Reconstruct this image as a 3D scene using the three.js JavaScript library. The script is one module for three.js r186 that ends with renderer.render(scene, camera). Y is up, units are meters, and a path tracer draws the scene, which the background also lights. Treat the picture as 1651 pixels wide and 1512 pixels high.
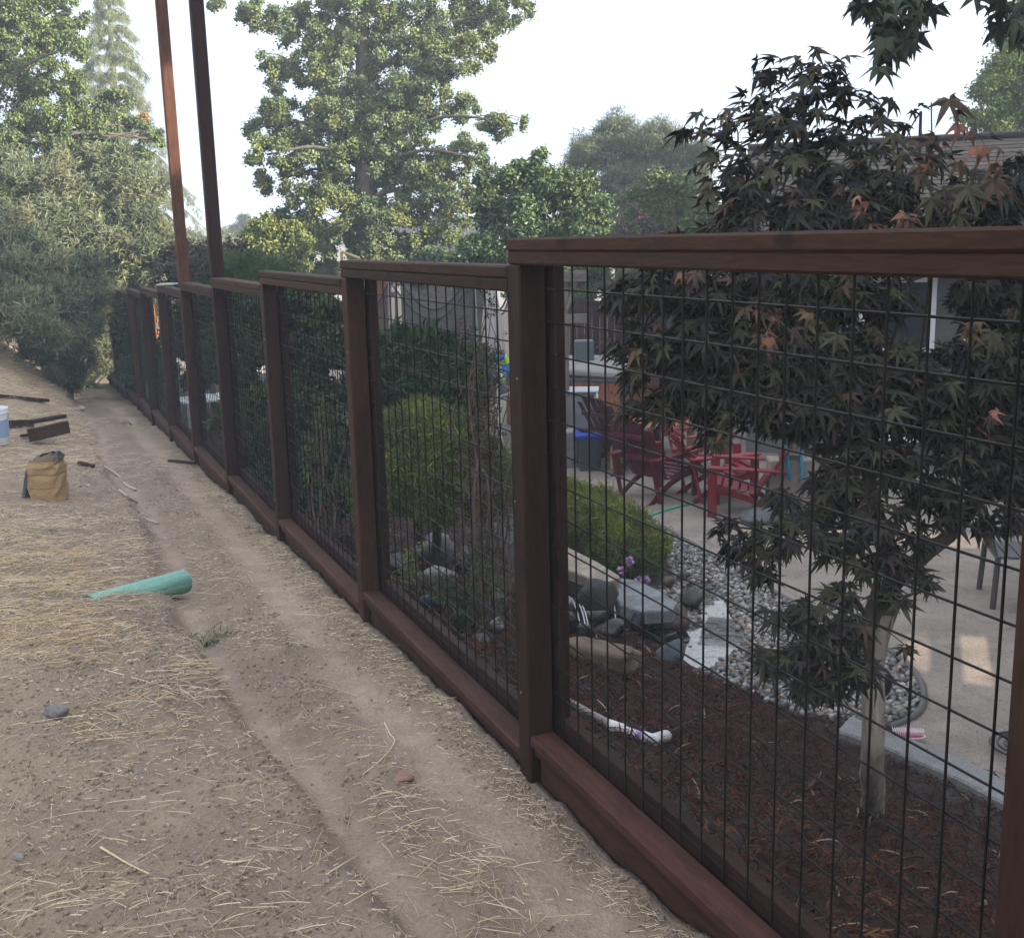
import * as THREE from 'three';
import { mergeGeometries, mergeVertices, toCreasedNormals } from 'three/addons/utils/BufferGeometryUtils.js';

// ---------- camera, sky, sun, exposure ----------
const scene = new THREE.Scene();
const camera = new THREE.PerspectiveCamera(45.41, 1651 / 1512, 0.05, 4000);
const EYE = new THREE.Vector3(-1.3853, 1.7801, 3.2364), F = 1806.69, YAW = 0.4043, PITCH = 0.2039, ROLL = -0.0251;
const FW = new THREE.Vector3(Math.sin(YAW) * Math.cos(PITCH), -Math.sin(PITCH), -Math.cos(YAW) * Math.cos(PITCH));
const R0 = new THREE.Vector3(Math.cos(YAW), 0, Math.sin(YAW)), U0 = new THREE.Vector3().crossVectors(R0, FW);
const RT = R0.clone().multiplyScalar(Math.cos(ROLL)).addScaledVector(U0, Math.sin(ROLL));
const UP = R0.clone().multiplyScalar(-Math.sin(ROLL)).addScaledVector(U0, Math.cos(ROLL));
camera.position.copy(EYE);
camera.quaternion.setFromRotationMatrix(new THREE.Matrix4().makeBasis(RT, UP, FW.clone().negate()));
const renderer = new THREE.WebGLRenderer({ antialias: true });
renderer.toneMapping = THREE.LinearToneMapping;
renderer.toneMappingExposure = 3.15;
renderer.shadowMap.enabled = true;

const SUN = new THREE.Vector3(0.70, 0.30, 0.66).normalize();
{
  const W = 512, H = 256, d = new Float32Array(W * H * 4), v = new THREE.Vector3();
  const mix = (a, b, t) => a + (b - a) * t;
  for (let r = 0; r < H; r++) {
    const el = ((r + 0.5) / H - 0.5) * Math.PI;
    for (let c = 0; c < W; c++) {
      const az = ((c + 0.5) / W - 0.5) * 2 * Math.PI;
      v.set(Math.cos(az) * Math.cos(el), Math.sin(el), Math.sin(az) * Math.cos(el));
      const up = Math.max(0, v.y), ang = Math.acos(Math.max(-1, Math.min(1, v.dot(SUN))));
      const t = 1 - Math.exp(-Math.pow(up * 5.2, 2));                 // hazy band at the horizon, then whitish, bluer overhead
      let R = mix(0.145, 0.56, t), G = mix(0.20, 0.60, t), B = mix(0.275, 0.65, t);
      const z = THREE.MathUtils.smoothstep(up, 0.5, 1);
      R = mix(R, 0.40, z); G = mix(G, 0.47, z); B = mix(B, 0.60, z);
      const a1 = Math.exp(-ang / 0.42), a2 = Math.exp(-ang / 0.14) ;
      R += 1.1 * a1 + 2.4 * a2; G += 1.02 * a1 + 2.1 * a2; B += 0.90 * a1 + 1.7 * a2;
      if (v.y < 0) { R *= 0.6; G *= 0.55; B *= 0.5; }
      const o = (r * W + c) * 4; d[o] = R; d[o + 1] = G; d[o + 2] = B; d[o + 3] = 1;
    }
  }
  const t = new THREE.DataTexture(d, W, H, THREE.RGBAFormat, THREE.FloatType);
  t.mapping = THREE.EquirectangularReflectionMapping; t.magFilter = THREE.LinearFilter; t.minFilter = THREE.LinearFilter; t.needsUpdate = true;
  scene.background = t; scene.environment = t;
}
const sun = new THREE.DirectionalLight(new THREE.Color().setRGB(1, 0.84, 0.64), 4.8);
sun.position.copy(SUN).multiplyScalar(60).add(new THREE.Vector3(0, 0, -8));
sun.target.position.set(0, 0, -8); scene.add(sun, sun.target);
sun.castShadow = true; sun.shadow.mapSize.set(4096, 4096); sun.shadow.radius = 1;
Object.assign(sun.shadow.camera, { left: -35, right: 35, top: 30, bottom: -30, near: 1, far: 160 });
scene.fog = new THREE.FogExp2(new THREE.Color().setRGB(0.72, 0.82, 0.95), 0.0038);

// ---------- small tools ----------
let SEED = 7;
const rnd = () => { SEED = (SEED + 0x6d2b79f5) | 0; let t = Math.imul(SEED ^ (SEED >>> 15), 1 | SEED); t = (t + Math.imul(t ^ (t >>> 7), 61 | t)) ^ t; return ((t ^ (t >>> 14)) >>> 0) / 4294967296; };
const rr = (a, b) => a + (b - a) * rnd();
const gauss = () => (rnd() + rnd() + rnd() + rnd() - 2) * 1.0;
const V = (x, y, z) => new THREE.Vector3(x, y, z);
const C = (r, g, b) => new THREE.Color().setRGB(r, g, b);
const clamp = (x, a, b) => Math.max(a, Math.min(b, x));
const sst = (x, a, b) => { const t = clamp((x - a) / (b - a), 0, 1); return t * t * (3 - 2 * t); };
const lerp = (a, b, t) => a + (b - a) * t;
const hash = (x, y, s = 0) => { let h = Math.imul(x | 0, 374761393) + Math.imul(y | 0, 668265263) + Math.imul(s | 0, 1442695041); h = Math.imul(h ^ (h >>> 13), 1274126177); return ((h ^ (h >>> 16)) >>> 0) / 4294967296; };
const noise = (x, y, s = 0, P = 0, Q = P) => {
  const ix = Math.floor(x), iy = Math.floor(y), fx = x - ix, fy = y - iy, u = fx * fx * (3 - 2 * fx), w = fy * fy * (3 - 2 * fy);
  const m = (a, p) => (p ? ((a % p) + p) % p : a);
  const a = hash(m(ix, P), m(iy, Q), s), b = hash(m(ix + 1, P), m(iy, Q), s), c = hash(m(ix, P), m(iy + 1, Q), s), e = hash(m(ix + 1, P), m(iy + 1, Q), s);
  return lerp(lerp(a, b, u), lerp(c, e, u), w);
};
const fbm = (x, y, s = 0, n = 4) => { let a = 0, k = 0.5; for (let i = 0; i < n; i++) { a += k * noise(x, y, s + i); x *= 2.03; y *= 2.03; k *= 0.5; } return a / (1 - Math.pow(0.5, n)); };
const pfbm = (x, y, P, s = 0, n = 4, Q = P) => { let a = 0, k = 0.5; for (let i = 0; i < n; i++) { a += k * noise(x, y, s + i, P, Q); x *= 2; y *= 2; P *= 2; Q *= 2; k *= 0.5; } return a / (1 - Math.pow(0.5, n)); };

// a pixel of the 1651 x 1512 picture as a ray, and where that ray meets a depth, a level or the terrain
const ray = (px, py) => FW.clone().addScaledVector(RT, (px - 825.5) / F).addScaledVector(UP, -(py - 756) / F);
const dep = (px, py, D) => EYE.clone().addScaledVector(ray(px, py), D);
const onY = (px, py, y) => { const d = ray(px, py); return EYE.clone().addScaledVector(d, (y - EYE.y) / d.y); };
const onG = (px, py, f = groundY) => {
  const d = ray(px, py); let t = 1.2;
  for (; t < 90; t += 0.03) { const p = EYE.clone().addScaledVector(d, t); if (p.y < f(p.x, p.z)) break; }
  return EYE.clone().addScaledVector(d, t);
};

const taken = new Map();
const numbered = (n) => { const k = taken.get(n) ?? 0; taken.set(n, k + 1); return k ? n + '_' + String(k).padStart(3, '0') : n; };
const shadow = (m) => { m.castShadow = m.receiveShadow = true; return m; };
function thing(name, label, category, pos = [0, 0, 0], turn = 0, group) {
  const o = new THREE.Group(); o.name = numbered(name); scene.add(o);
  if (pos.isVector3) o.position.copy(pos); else o.position.set(...pos);
  o.rotation.y = turn; o.userData = { label, category }; if (group) o.userData.group = group;
  return o;
}
function part(name, geo, mat, parent) { const m = shadow(new THREE.Mesh(geo, mat)); m.name = name; parent.add(m); return m; }
function lone(name, geo, mat, label, category, pos, turn = 0, group) {
  const m = shadow(new THREE.Mesh(geo, mat)); m.name = numbered(name); if (pos) m.position.copy(pos); m.rotation.y = turn;
  m.userData = { label, category }; if (group) m.userData.group = group; scene.add(m); return m;
}
function struct(name, geo, mat, parent = scene) { const m = shadow(new THREE.Mesh(geo, mat)); m.name = name; m.userData.kind = 'structure'; parent.add(m); return m; }
function inst(name, geo, mat, list, parent, kind) {       // list of [Matrix4, Color?]
  const m = shadow(new THREE.InstancedMesh(geo, mat, list.length)); m.name = name;
  list.forEach(([mx, c], i) => { m.setMatrixAt(i, mx); if (c) m.setColorAt(i, c); });
  if (kind) m.userData.kind = kind; parent.add(m); return m;
}
const Q = new THREE.Quaternion(), E3 = new THREE.Euler();
const mat4 = (p, e, s) => new THREE.Matrix4().compose(p, Q.setFromEuler(E3.set(...e)).clone(), typeof s === 'number' ? V(s, s, s) : s);

// chamfered board, grain along its longest side, uv in metres
function board(w, h, d, b = 0.004, seed = rnd()) {
  const X = w / 2, Y = h / 2, Z = d / 2; b = Math.min(b, X * 0.6, Y * 0.6, Z * 0.6);
  const P = [], long = w >= h && w >= d ? 0 : h >= d ? 1 : 2, uv = [], pos = [], nor = [];
  const c = (sx, sy, sz, ax) => [sx * (X - (ax === 0 ? 0 : b)), sy * (Y - (ax === 1 ? 0 : b)), sz * (Z - (ax === 2 ? 0 : b))];
  const tri = (a, e, f) => {
    const n = V(...e).sub(V(...a)).cross(V(...f).sub(V(...a))).normalize(); const mid = V(...a).add(V(...e)).add(V(...f));
    if (n.dot(mid) < 0) { [e, f] = [f, e]; n.negate(); }
    const an = [Math.abs(n.x), Math.abs(n.y), Math.abs(n.z)], dom = an.indexOf(Math.max(...an));
    for (const p of [a, e, f]) {
      pos.push(...p); nor.push(n.x, n.y, n.z);
      const others = [0, 1, 2].filter((i) => i !== long);
      if (dom === long) uv.push(p[others[0]] * 0.5 + seed * 9, p[others[1]] + seed * 5);
      else uv.push(p[long] + seed * 7.3, p[others.find((i) => i !== dom)] + seed * 3.1 + dom * 0.21);
    }
  };
  const quad = (a, e, f, g) => { tri(a, e, f); tri(a, f, g); };
  for (const s of [-1, 1]) {
    quad(c(s, -1, -1, 0), c(s, 1, -1, 0), c(s, 1, 1, 0), c(s, -1, 1, 0));
    quad(c(-1, s, -1, 1), c(1, s, -1, 1), c(1, s, 1, 1), c(-1, s, 1, 1));
    quad(c(-1, -1, s, 2), c(1, -1, s, 2), c(1, 1, s, 2), c(-1, 1, s, 2));
  }
  for (const s of [-1, 1]) for (const t of [-1, 1]) {
    quad(c(s, t, -1, 0), c(s, t, 1, 0), c(s, t, 1, 1), c(s, t, -1, 1));
    quad(c(s, -1, t, 0), c(s, 1, t, 0), c(s, 1, t, 2), c(s, -1, t, 2));
    quad(c(-1, s, t, 1), c(1, s, t, 1), c(1, s, t, 2), c(-1, s, t, 2));
    for (const u of [-1, 1]) tri(c(s, t, u, 0), c(s, t, u, 1), c(s, t, u, 2));
  }
  const g = new THREE.BufferGeometry();
  g.setAttribute('position', new THREE.Float32BufferAttribute(pos, 3)); g.setAttribute('normal', new THREE.Float32BufferAttribute(nor, 3)); g.setAttribute('uv', new THREE.Float32BufferAttribute(uv, 2));
  return g;
}
const boardAt = (w, h, d, x, y, z, b) => board(w, h, d, b).translate(x, y, z);
// board from A to B, w across, t thick
function beam(A, B, w, t, b = 0.003, roll = 0) {
  const L = A.distanceTo(B), g = board(w, t, L, b); const z = B.clone().sub(A).normalize();
  let x = V(0, 1, 0).cross(z); if (x.length() < 1e-3) x = V(1, 0, 0); x.normalize(); const y = z.clone().cross(x);
  if (roll) g.rotateZ(roll);
  return g.applyMatrix4(new THREE.Matrix4().makeBasis(x, y, z).setPosition(A.clone().add(B).multiplyScalar(0.5)));
}
// tapered tube along a smooth curve
function limb(pts, r0, r1, seg = 8, per = 6, wob = 0, closed = true) {
  const cv = pts.length > 2 ? new THREE.CatmullRomCurve3(pts) : new THREE.LineCurve3(pts[0], pts[1]);
  const N = Math.max(1, (pts.length - 1) * per), pos = [], uv = [], idx = []; let nrm = null, len = 0, last = null;
  for (let i = 0; i <= N; i++) {
    const t = i / N, p = cv.getPoint(t), tg = cv.getTangent(t);
    if (!nrm) { nrm = Math.abs(tg.y) < 0.9 ? V(0, 1, 0) : V(1, 0, 0); }
    nrm = nrm.clone().addScaledVector(tg, -nrm.dot(tg)).normalize(); const bn = tg.clone().cross(nrm);
    if (last) len += p.distanceTo(last); last = p;
    const r = lerp(r0, r1, Math.pow(t, 0.85));
    for (let j = 0; j <= seg; j++) {
      const a = (j / seg) * Math.PI * 2, k = r * (1 + wob * (noise(p.x * 9 + Math.cos(a) * 1.3, p.y * 9 + Math.sin(a) * 1.3, 5) - 0.5));
      const q = p.clone().addScaledVector(nrm, Math.cos(a) * k).addScaledVector(bn, Math.sin(a) * k);
      pos.push(q.x, q.y, q.z); uv.push((j / seg) * Math.max(0.1, r0 * 6.28), len);
    }
  }
  for (let i = 0; i < N; i++) for (let j = 0; j < seg; j++) { const a = i * (seg + 1) + j, b = a + seg + 1; idx.push(a, a + 1, b, b, a + 1, b + 1); }
  if (closed) for (const [i, f] of [[0, 0], [N, 1]]) {
    const p = cv.getPoint(f), k = pos.length / 3; pos.push(p.x, p.y, p.z); uv.push(0, 0);
    for (let j = 0; j < seg; j++) { const a = i * (seg + 1) + j; if (f) idx.push(k, a, a + 1); else idx.push(k, a + 1, a); }
  }
  const g = new THREE.BufferGeometry(); g.setIndex(idx);
  g.setAttribute('position', new THREE.Float32BufferAttribute(pos, 3)); g.setAttribute('uv', new THREE.Float32BufferAttribute(uv, 2)); g.computeVertexNormals();
  return g;
}
// irregular stone
function stone(rx, ry, rz, seed, detail = 3, rough = 0.42, flatTop = 0) {
  let g = mergeVertices(new THREE.IcosahedronGeometry(1, detail).deleteAttribute('uv').deleteAttribute('normal'), 1e-4);
  const p = g.attributes.position, planes = [];
  for (let i = 0; i < 15; i++) planes.push(V(hash(i, seed, 1) - 0.5, hash(i, seed, 2) - 0.5, hash(i, seed, 3) - 0.5).normalize());
  for (let i = 0; i < p.count; i++) {
    const v = V(p.getX(i), p.getY(i), p.getZ(i)); let k = 1;
    planes.forEach((n, j) => { const dd = v.dot(n), lim = 0.58 + 0.30 * hash(j, seed, 9); if (dd * k > lim) k = lerp(k, lim / dd, 0.94); });
    k *= 1 + rough * (fbm(v.x * 1.6 + seed * 3.1 + 7, v.y * 1.6 + v.z * 1.9 + 11, seed, 4) - 0.5) - rough * 0.22 * Math.abs(noise(v.x * 4.5 + v.y * 3 + seed, v.z * 4.5 - v.y * 2.5, seed + 5) - 0.5);
    v.multiplyScalar(k); if (flatTop && v.y > 0.5) v.y = 0.5 + (v.y - 0.5) * 0.25;
    p.setXYZ(i, v.x * rx, v.y * ry, v.z * rz);
  }
  g.computeVertexNormals();
  const uv = []; for (let i = 0; i < p.count; i++) uv.push(p.getX(i) + p.getY(i) * 0.7, p.getZ(i) + p.getY(i) * 0.7);
  g.setAttribute('uv', new THREE.Float32BufferAttribute(uv, 2));
  return g;
}

// ---------- textures and materials ----------
function tex(w, h, f, srgb = true) {
  const d = new Uint8Array(w * h * 4);
  for (let y = 0; y < h; y++) for (let x = 0; x < w; x++) { const c = f(x / w, y / h), o = (y * w + x) * 4; for (let k = 0; k < 3; k++) d[o + k] = clamp(Math.round(255 * (srgb ? Math.pow(clamp(c[k], 0, 1), 1 / 2.2) : c[k])), 0, 255); d[o + 3] = 255; }
  const t = new THREE.DataTexture(d, w, h); t.wrapS = t.wrapT = THREE.RepeatWrapping; t.magFilter = THREE.LinearFilter; t.minFilter = THREE.LinearMipmapLinearFilter; t.generateMipmaps = true;
  if (srgb) t.colorSpace = THREE.SRGBColorSpace; t.needsUpdate = true; return t;
}
const g3 = (x) => [x, x, x];
const grainH = (u, v) => { const w = pfbm(u * 3, v * 6, 3, 31, 3, 6) * 0.10; return 0.55 * pfbm(u * 3, (v + w) * 48, 3, 3, 3, 48) + 0.45 * pfbm(u * 24, v * 160, 24, 9, 2, 160); };
const woodTex = tex(512, 512, (u, v) => { const k = grainH(u, v), m = pfbm(u * 4, v * 4, 4, 55, 4); let q = 0.30 + 0.80 * k + 0.42 * (m - 0.5);
  for (let i = 0; i < 5; i++) { const kx = hash(i, 1, 5), ky = hash(i, 2, 5), a = ((u - kx + 1.5) % 1) - 0.5, b = ((v - ky + 1.5) % 1) - 0.5, d = Math.hypot(a * 0.55, b); q *= 1 - 0.55 * (1 - sst(d + 0.012 * (m - 0.5), 0.008, 0.022)); }
  return [q, q * (0.95 + 0.09 * m), q * (0.98 - 0.05 * m)]; });
const woodBump = tex(512, 512, (u, v) => g3(grainH(u, v)), false);
const earthH = (u, v) => { let s = pfbm(u * 10, v * 10, 10, 70, 5); const p = noise(u * 90, v * 90, 4, 90), q = noise(u * 210, v * 210, 14, 210); return 0.55 * s + 0.25 * p + 0.2 * q; };
const earthTex = tex(1024, 1024, (u, v) => { const k = earthH(u, v), p = noise(u * 120, v * 120, 41, 120), m = pfbm(u * 5, v * 5, 5, 88, 3); const q = 0.48 + 0.62 * k + (p > 0.88 ? 0.16 : 0) ; return [q, q * (0.975 + 0.04 * m), q * (0.95 + 0.06 * m)]; });
const earthBump = tex(1024, 1024, (u, v) => g3(earthH(u, v)), false);
const concTex = tex(1024, 1024, (u, v) => { const m = pfbm(u * 4, v * 4, 4, 12, 5), p = noise(u * 170, v * 170, 5, 170), q2 = noise(u * 330, v * 330, 6, 330); const q = 0.52 + 0.42 * m + 0.28 * (p - 0.5) + 0.3 * (q2 - 0.5) - (pfbm(u * 12, v * 12, 12, 90, 3) > 0.66 ? 0.10 : 0); return [q, q * 0.985, q * 0.965]; });
const barkTex = tex(256, 512, (u, v) => { const k = pfbm(u * 14, v * 10, 14, 8, 4, 10), m = pfbm(u * 5, v * 8, 5, 18, 3, 8); const q = 0.35 + 0.7 * k + 0.35 * (m - 0.5); return [q, q, q]; });
const barkBump = tex(256, 512, (u, v) => g3(pfbm(u * 14, v * 8, 14, 8, 4, 8)), false);
const rockTex = tex(512, 512, (u, v) => { const m = pfbm(u * 4, v * 4, 4, 2, 5), p = noise(u * 120, v * 120, 3, 120); const st = pfbm(u * 3, v * 9, 3, 61, 4, 9); const q = 0.35 + 0.6 * m + 0.3 * (p - 0.5) + 0.35 * (st - 0.5); return [q, q * (0.96 + 0.07 * m), q * (0.92 + 0.1 * st)]; });
const rockBump = tex(512, 512, (u, v) => g3(0.6 * pfbm(u * 6, v * 6, 6, 2, 5) + 0.4 * pfbm(u * 40, v * 40, 40, 22, 2)), false);
const rep = (t, x, y = x) => { const c = t.clone(); c.repeat.set(x, y); c.needsUpdate = true; return c; };
const S = (c, o = {}) => new THREE.MeshStandardMaterial({ color: c, roughness: 0.85, ...o });
const P = (c, o = {}) => new THREE.MeshPhysicalMaterial({ color: c, roughness: 0.85, ...o });
const wood = (c, o = {}) => P(c, { specularIntensity: 0.3, map: woodTex, bumpMap: woodBump, bumpScale: 0.0025, roughness: 0.72, ...o });
const leafM = (c, o = {}) => P(c, { roughness: 0.7, specularIntensity: 0.5, side: THREE.DoubleSide, ...o });
const bark = (c) => S(c, { map: rep(barkTex, 3, 1.5), bumpMap: rep(barkBump, 3, 1.5), bumpScale: 0.012, roughness: 0.95 });
const rock = (c, o = {}) => S(c, { map: rep(rockTex, 2.2), bumpMap: rep(rockBump, 2.2), bumpScale: 0.012, roughness: 0.9, ...o });
const M = {
  stain: [wood(C(0.046, 0.0218, 0.0150)), wood(C(0.036, 0.0172, 0.0128)), wood(C(0.057, 0.0262, 0.0172))],
  rail: [wood(C(0.078, 0.034, 0.025)), wood(C(0.068, 0.030, 0.023))],
  stainDark: wood(C(0.034, 0.0155, 0.0122)),
  kick: wood(C(0.062, 0.031, 0.022), { roughness: 0.85 }),
  wire: P(C(0.014, 0.013, 0.013), { specularIntensity: 0.3, roughness: 0.5, metalness: 0.3 }),
  white: S(C(0.74, 0.74, 0.76), { roughness: 0.5 }),
};
// ---------- terrain shape: dirt strip to the left of the fence, garden falling to the patio on the right ----------
const PATIO = -1.25;
const slopeZ = (z) => 0.0418 * clamp(z, -28, 20) - 25 * (1 - Math.exp(-Math.max(0, -28 - z) / 150));
const FURROW = (z) => -0.72 + 0.05 * Math.sin(z * 0.9) + 0.06 * (noise(z * 0.8, 3.3, 4) - 0.5) + sst(z, -3, 1.5) * 0.10;
const TRACK = (z) => -0.24 + 0.07 * (noise(z * 0.7, 9.1, 6) - 0.5) + 0.04 * Math.sin(z * 0.6);
const BANK = (z) => lerp(0.11, 0.95, sst(-z, 7, 17)) * (1 - sst(-z, 34, 70));
function dirtY(x, z) {
  let y = slopeZ(z);
  const f = x - FURROW(z), t = x - TRACK(z);
  y += lerp(0.115, 0.06, sst(-z, 6, 14)) * sst(-f, 0.02, 0.12 + 0.08 * noise(z * 2.3, 4.4, 12)) + 0.03 * Math.exp(-(f - 0.27) * (f - 0.27) / 0.012) + Math.min(6, Math.max(0, -0.85 - x)) * BANK(z);
  y -= 0.022 * Math.exp(-f * f / 0.007);
  y -= 0.014 * Math.exp(-t * t / 0.014);
  const dusty = Math.max(Math.exp(-f * f / 0.010), Math.exp(-t * t / 0.012));
  const near = z > -14 && x < 0.2 && x > -3 ? 1 : 0;
  if (near) y += (fbm(x * 3.2, z * 3.2, 11, 3) - 0.5) * 0.095 + ((fbm(x * 16, z * 16, 21, 3) - 0.5) * 0.030 + (noise(x * 44, z * 44, 23) - 0.5) * 0.007) * (1 - 0.8 * dusty);
  else y += (fbm(x * 1.2, z * 1.2, 11, 3) - 0.5) * 0.12;
  return y;
}
function yardY(x, z) {
  const top = slopeZ(z) - 0.06, t = clamp((x - 0.05) / 2.75, 0, 1);
  if (z < -26) return lerp(top, top - 0.6, t);
  const low = PATIO - 0.02 + (z < -18 ? (z + 18) * 0.03 : 0);
  return lerp(top, low, t * 0.86 + 0.14 * t * t * (3 - 2 * t)) + (x < 2.8 ? (fbm(x * 2.6, z * 2.6, 31, 3) - 0.5) * 0.09 * (1 - t * 0.7) : 0);
}
const groundY = (x, z) => (x < 0.045 ? dirtY(x, z) : yardY(x, z));
// ---------- ground ----------
{
  const xs = [-230, -170, -110, -60, -35, -22, -14, -10, -7, -5.5, -4.4, -3.6, -3, -2.6], zs = [];
  for (let x = -2.35; x < 0.06; x += 0.022) xs.push(x);
  for (let x = 0.08; x < 3; x += 0.09) xs.push(x);
  xs.push(3.4, 4, 5, 6.5, 8, 10, 13, 17, 22, 30, 45, 70, 110, 170, 230);
  zs.push(60, 30, 14, 8, 5, 4);
  for (let z = 3.3; z > -5; z -= 0.026) zs.push(z);
  for (let z = -5; z > -12; z -= 0.06) zs.push(z);
  for (let z = -12; z > -27; z -= 0.16) zs.push(z);
  zs.push(-28, -30, -33, -37, -42, -50, -60, -75, -95, -120, -150, -190, -240);
  const pos = [], col = [], uv = [], idx = [], dust = C(0.335, 0.252, 0.186), loam = C(0.228, 0.170, 0.124), dry = C(0.325, 0.243, 0.155), soil = C(0.026, 0.016, 0.012), stoneg = C(0.05, 0.045, 0.04), field = C(0.16, 0.13, 0.06);
  for (const z of zs) for (const x of xs) {
    pos.push(x, groundY(x, z), z); uv.push(x / 0.9, z / 0.9);
    let c;
    if (x < 0.045) {
      const f = x - FURROW(z), t = x - TRACK(z);
      const pw = clamp(1.25 * Math.max(Math.exp(-Math.pow(f / 0.06, 2)) * (0.55 + 0.75 * noise(z * 1.1, 2, 8)), Math.exp(-Math.pow(t / 0.10, 2)) * (0.35 + 1.1 * noise(z * 1.2, 5, 9))) , 0, 1);
      c = loam.clone().lerp(dry, clamp(sst(-x, 0.9, 1.9) * 0.35 + sst(-z, 8, 16) * sst(-x, 0.6, 1.2) * 0.8 + (fbm(x * 3, z * 3, 61, 3) - 0.5) * 0.7, 0, 0.85));
      c.lerp(dust, pw * 0.92); c.multiplyScalar(0.90 + 0.2 * fbm(x * 2, z * 2, 77, 3));
    } else c = x < 2.9 ? soil.clone() : stoneg.clone();
    if (z < -27 || x < -7 || x > 20) c = field.clone();
    col.push(c.r, c.g, c.b);
  }
  const n = xs.length;
  for (let i = 0; i < zs.length - 1; i++) for (let j = 0; j < n - 1; j++) { const a = i * n + j; idx.push(a, a + 1, a + n, a + 1, a + n + 1, a + n); }
  const g = new THREE.BufferGeometry(); g.setIndex(idx);
  g.setAttribute('position', new THREE.Float32BufferAttribute(pos, 3)); g.setAttribute('color', new THREE.Float32BufferAttribute(col, 3)); g.setAttribute('uv', new THREE.Float32BufferAttribute(uv, 2)); g.computeVertexNormals();
  struct('ground', g, S(0xffffff, { vertexColors: true, map: earthTex, bumpMap: earthBump, bumpScale: 0.012, roughness: 1 }));
}
// far hills across the valley
{
  const mk = (D, h0, amp, seed, c, name) => {
    const pos = [], idx = [], N = 120;
    for (let i = 0; i <= N; i++) {
      const a = lerp(-1.3, 1.5, i / N), dx = Math.sin(a), dz = -Math.cos(a);
      const hgt = h0 + amp * (fbm(i * 0.09, seed, seed, 4) - 0.4);
      for (const [k, y] of [[0.75, -28], [0.88, -28 + (hgt + 28) * 0.55], [1, hgt], [1.3, -28]]) pos.push(EYE.x + dx * D * k, y + 3 * (noise(i * 0.7, k * 9, seed) - 0.5), EYE.z + dz * D * k);
    }
    for (let i = 0; i < N; i++) for (let j = 0; j < 3; j++) { const a = i * 4 + j, b = a + 4; idx.push(a, b, a + 1, b, b + 1, a + 1); }
    const g = new THREE.BufferGeometry(); g.setIndex(idx); g.setAttribute('position', new THREE.Float32BufferAttribute(pos, 3)); g.computeVertexNormals();
    struct(name, g, S(c, { roughness: 1 }));
  };
  mk(150, 3, 2.4, 3, C(0.20, 0.15, 0.09), 'hills');
  mk(205, 6.6, 4.5, 5, C(0.16, 0.14, 0.10), 'far_hills');
}
// ---------- patio slab ----------
const plane = (pts, y, th, name, mat, bev = 0.006) => {
  const sh = new THREE.Shape(pts.map((p) => new THREE.Vector2(p.x, -p.z)));
  const g = new THREE.ExtrudeGeometry(sh, { depth: th - bev, bevelEnabled: bev > 0, bevelThickness: bev, bevelSize: bev, bevelOffset: -bev, bevelSegments: 1, curveSegments: 4 });
  g.rotateX(-Math.PI / 2); g.translate(0, y - th + bev, 0); return g;
};
const smoothLine = (px, y, n = 6) => { const c = new THREE.CatmullRomCurve3(px.map(([a, b]) => onY(a, b, y))); return c.getPoints((px.length - 1) * n); };
const patioEdgePx = [[872, 752], [905, 766], [960, 788], [1030, 823], [1070, 849], [1130, 884], [1190, 920], [1260, 960], [1330, 998], [1400, 1032], [1450, 1058], [1484, 1093], [1494, 1125], [1482, 1154], [1440, 1174]];
const kerbPx = [[1370, 1165], [1440, 1188], [1500, 1214], [1560, 1238], [1610, 1264], [1680, 1300]];
const patioEdge = smoothLine(patioEdgePx, PATIO, 5), kerbIn = smoothLine(kerbPx, PATIO, 4);
{
  const far = [V(5.2, 0, 2.6), V(16, 0, 2.6), V(16, 0, -23), V(4.4, 0, -23), V(4.4, 0, -13)];
  const pts = [...patioEdge.map((p) => p), ...kerbIn.slice(4), ...far];
  const g = plane(pts, PATIO, 0.12);
  const uv = g.attributes.uv; for (let i = 0; i < uv.count; i++) uv.setXY(i, uv.getX(i) / 1.1, uv.getY(i) / 1.1);
  struct('patio', g, S(C(0.29, 0.238, 0.198), { map: concTex, bumpMap: concTex, bumpScale: 0.004, roughness: 0.88 }));
  // black plastic edging between the pebbles and the slab, and the pale kerb at the foot of the mulch
  const e = limb(patioEdge.map((p) => p.clone().add(V(-0.02, 0.012, 0.0))), 0.024, 0.024, 6, 1);
  lone('edging_strip', e, S(C(0.10, 0.09, 0.085), { roughness: 0.6 }), 'thin grey edging strip bent round the pebble bed along the patio edge', 'garden edging');
  const k = [...kerbIn.map((p) => p.clone()), ...kerbIn.slice().reverse().map((p) => p.clone().add(V(-0.21, 0, 0.13)))];
  const kg = plane(k, PATIO + 0.035, 0.14, '', null, 0.012);
  lone('kerb', kg, S(C(0.24, 0.235, 0.235), { map: rep(concTex, 0.9), bumpMap: concTex, bumpScale: 0.004 }), 'pale concrete kerb between the mulch slope and the patio', 'kerb');
}
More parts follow.
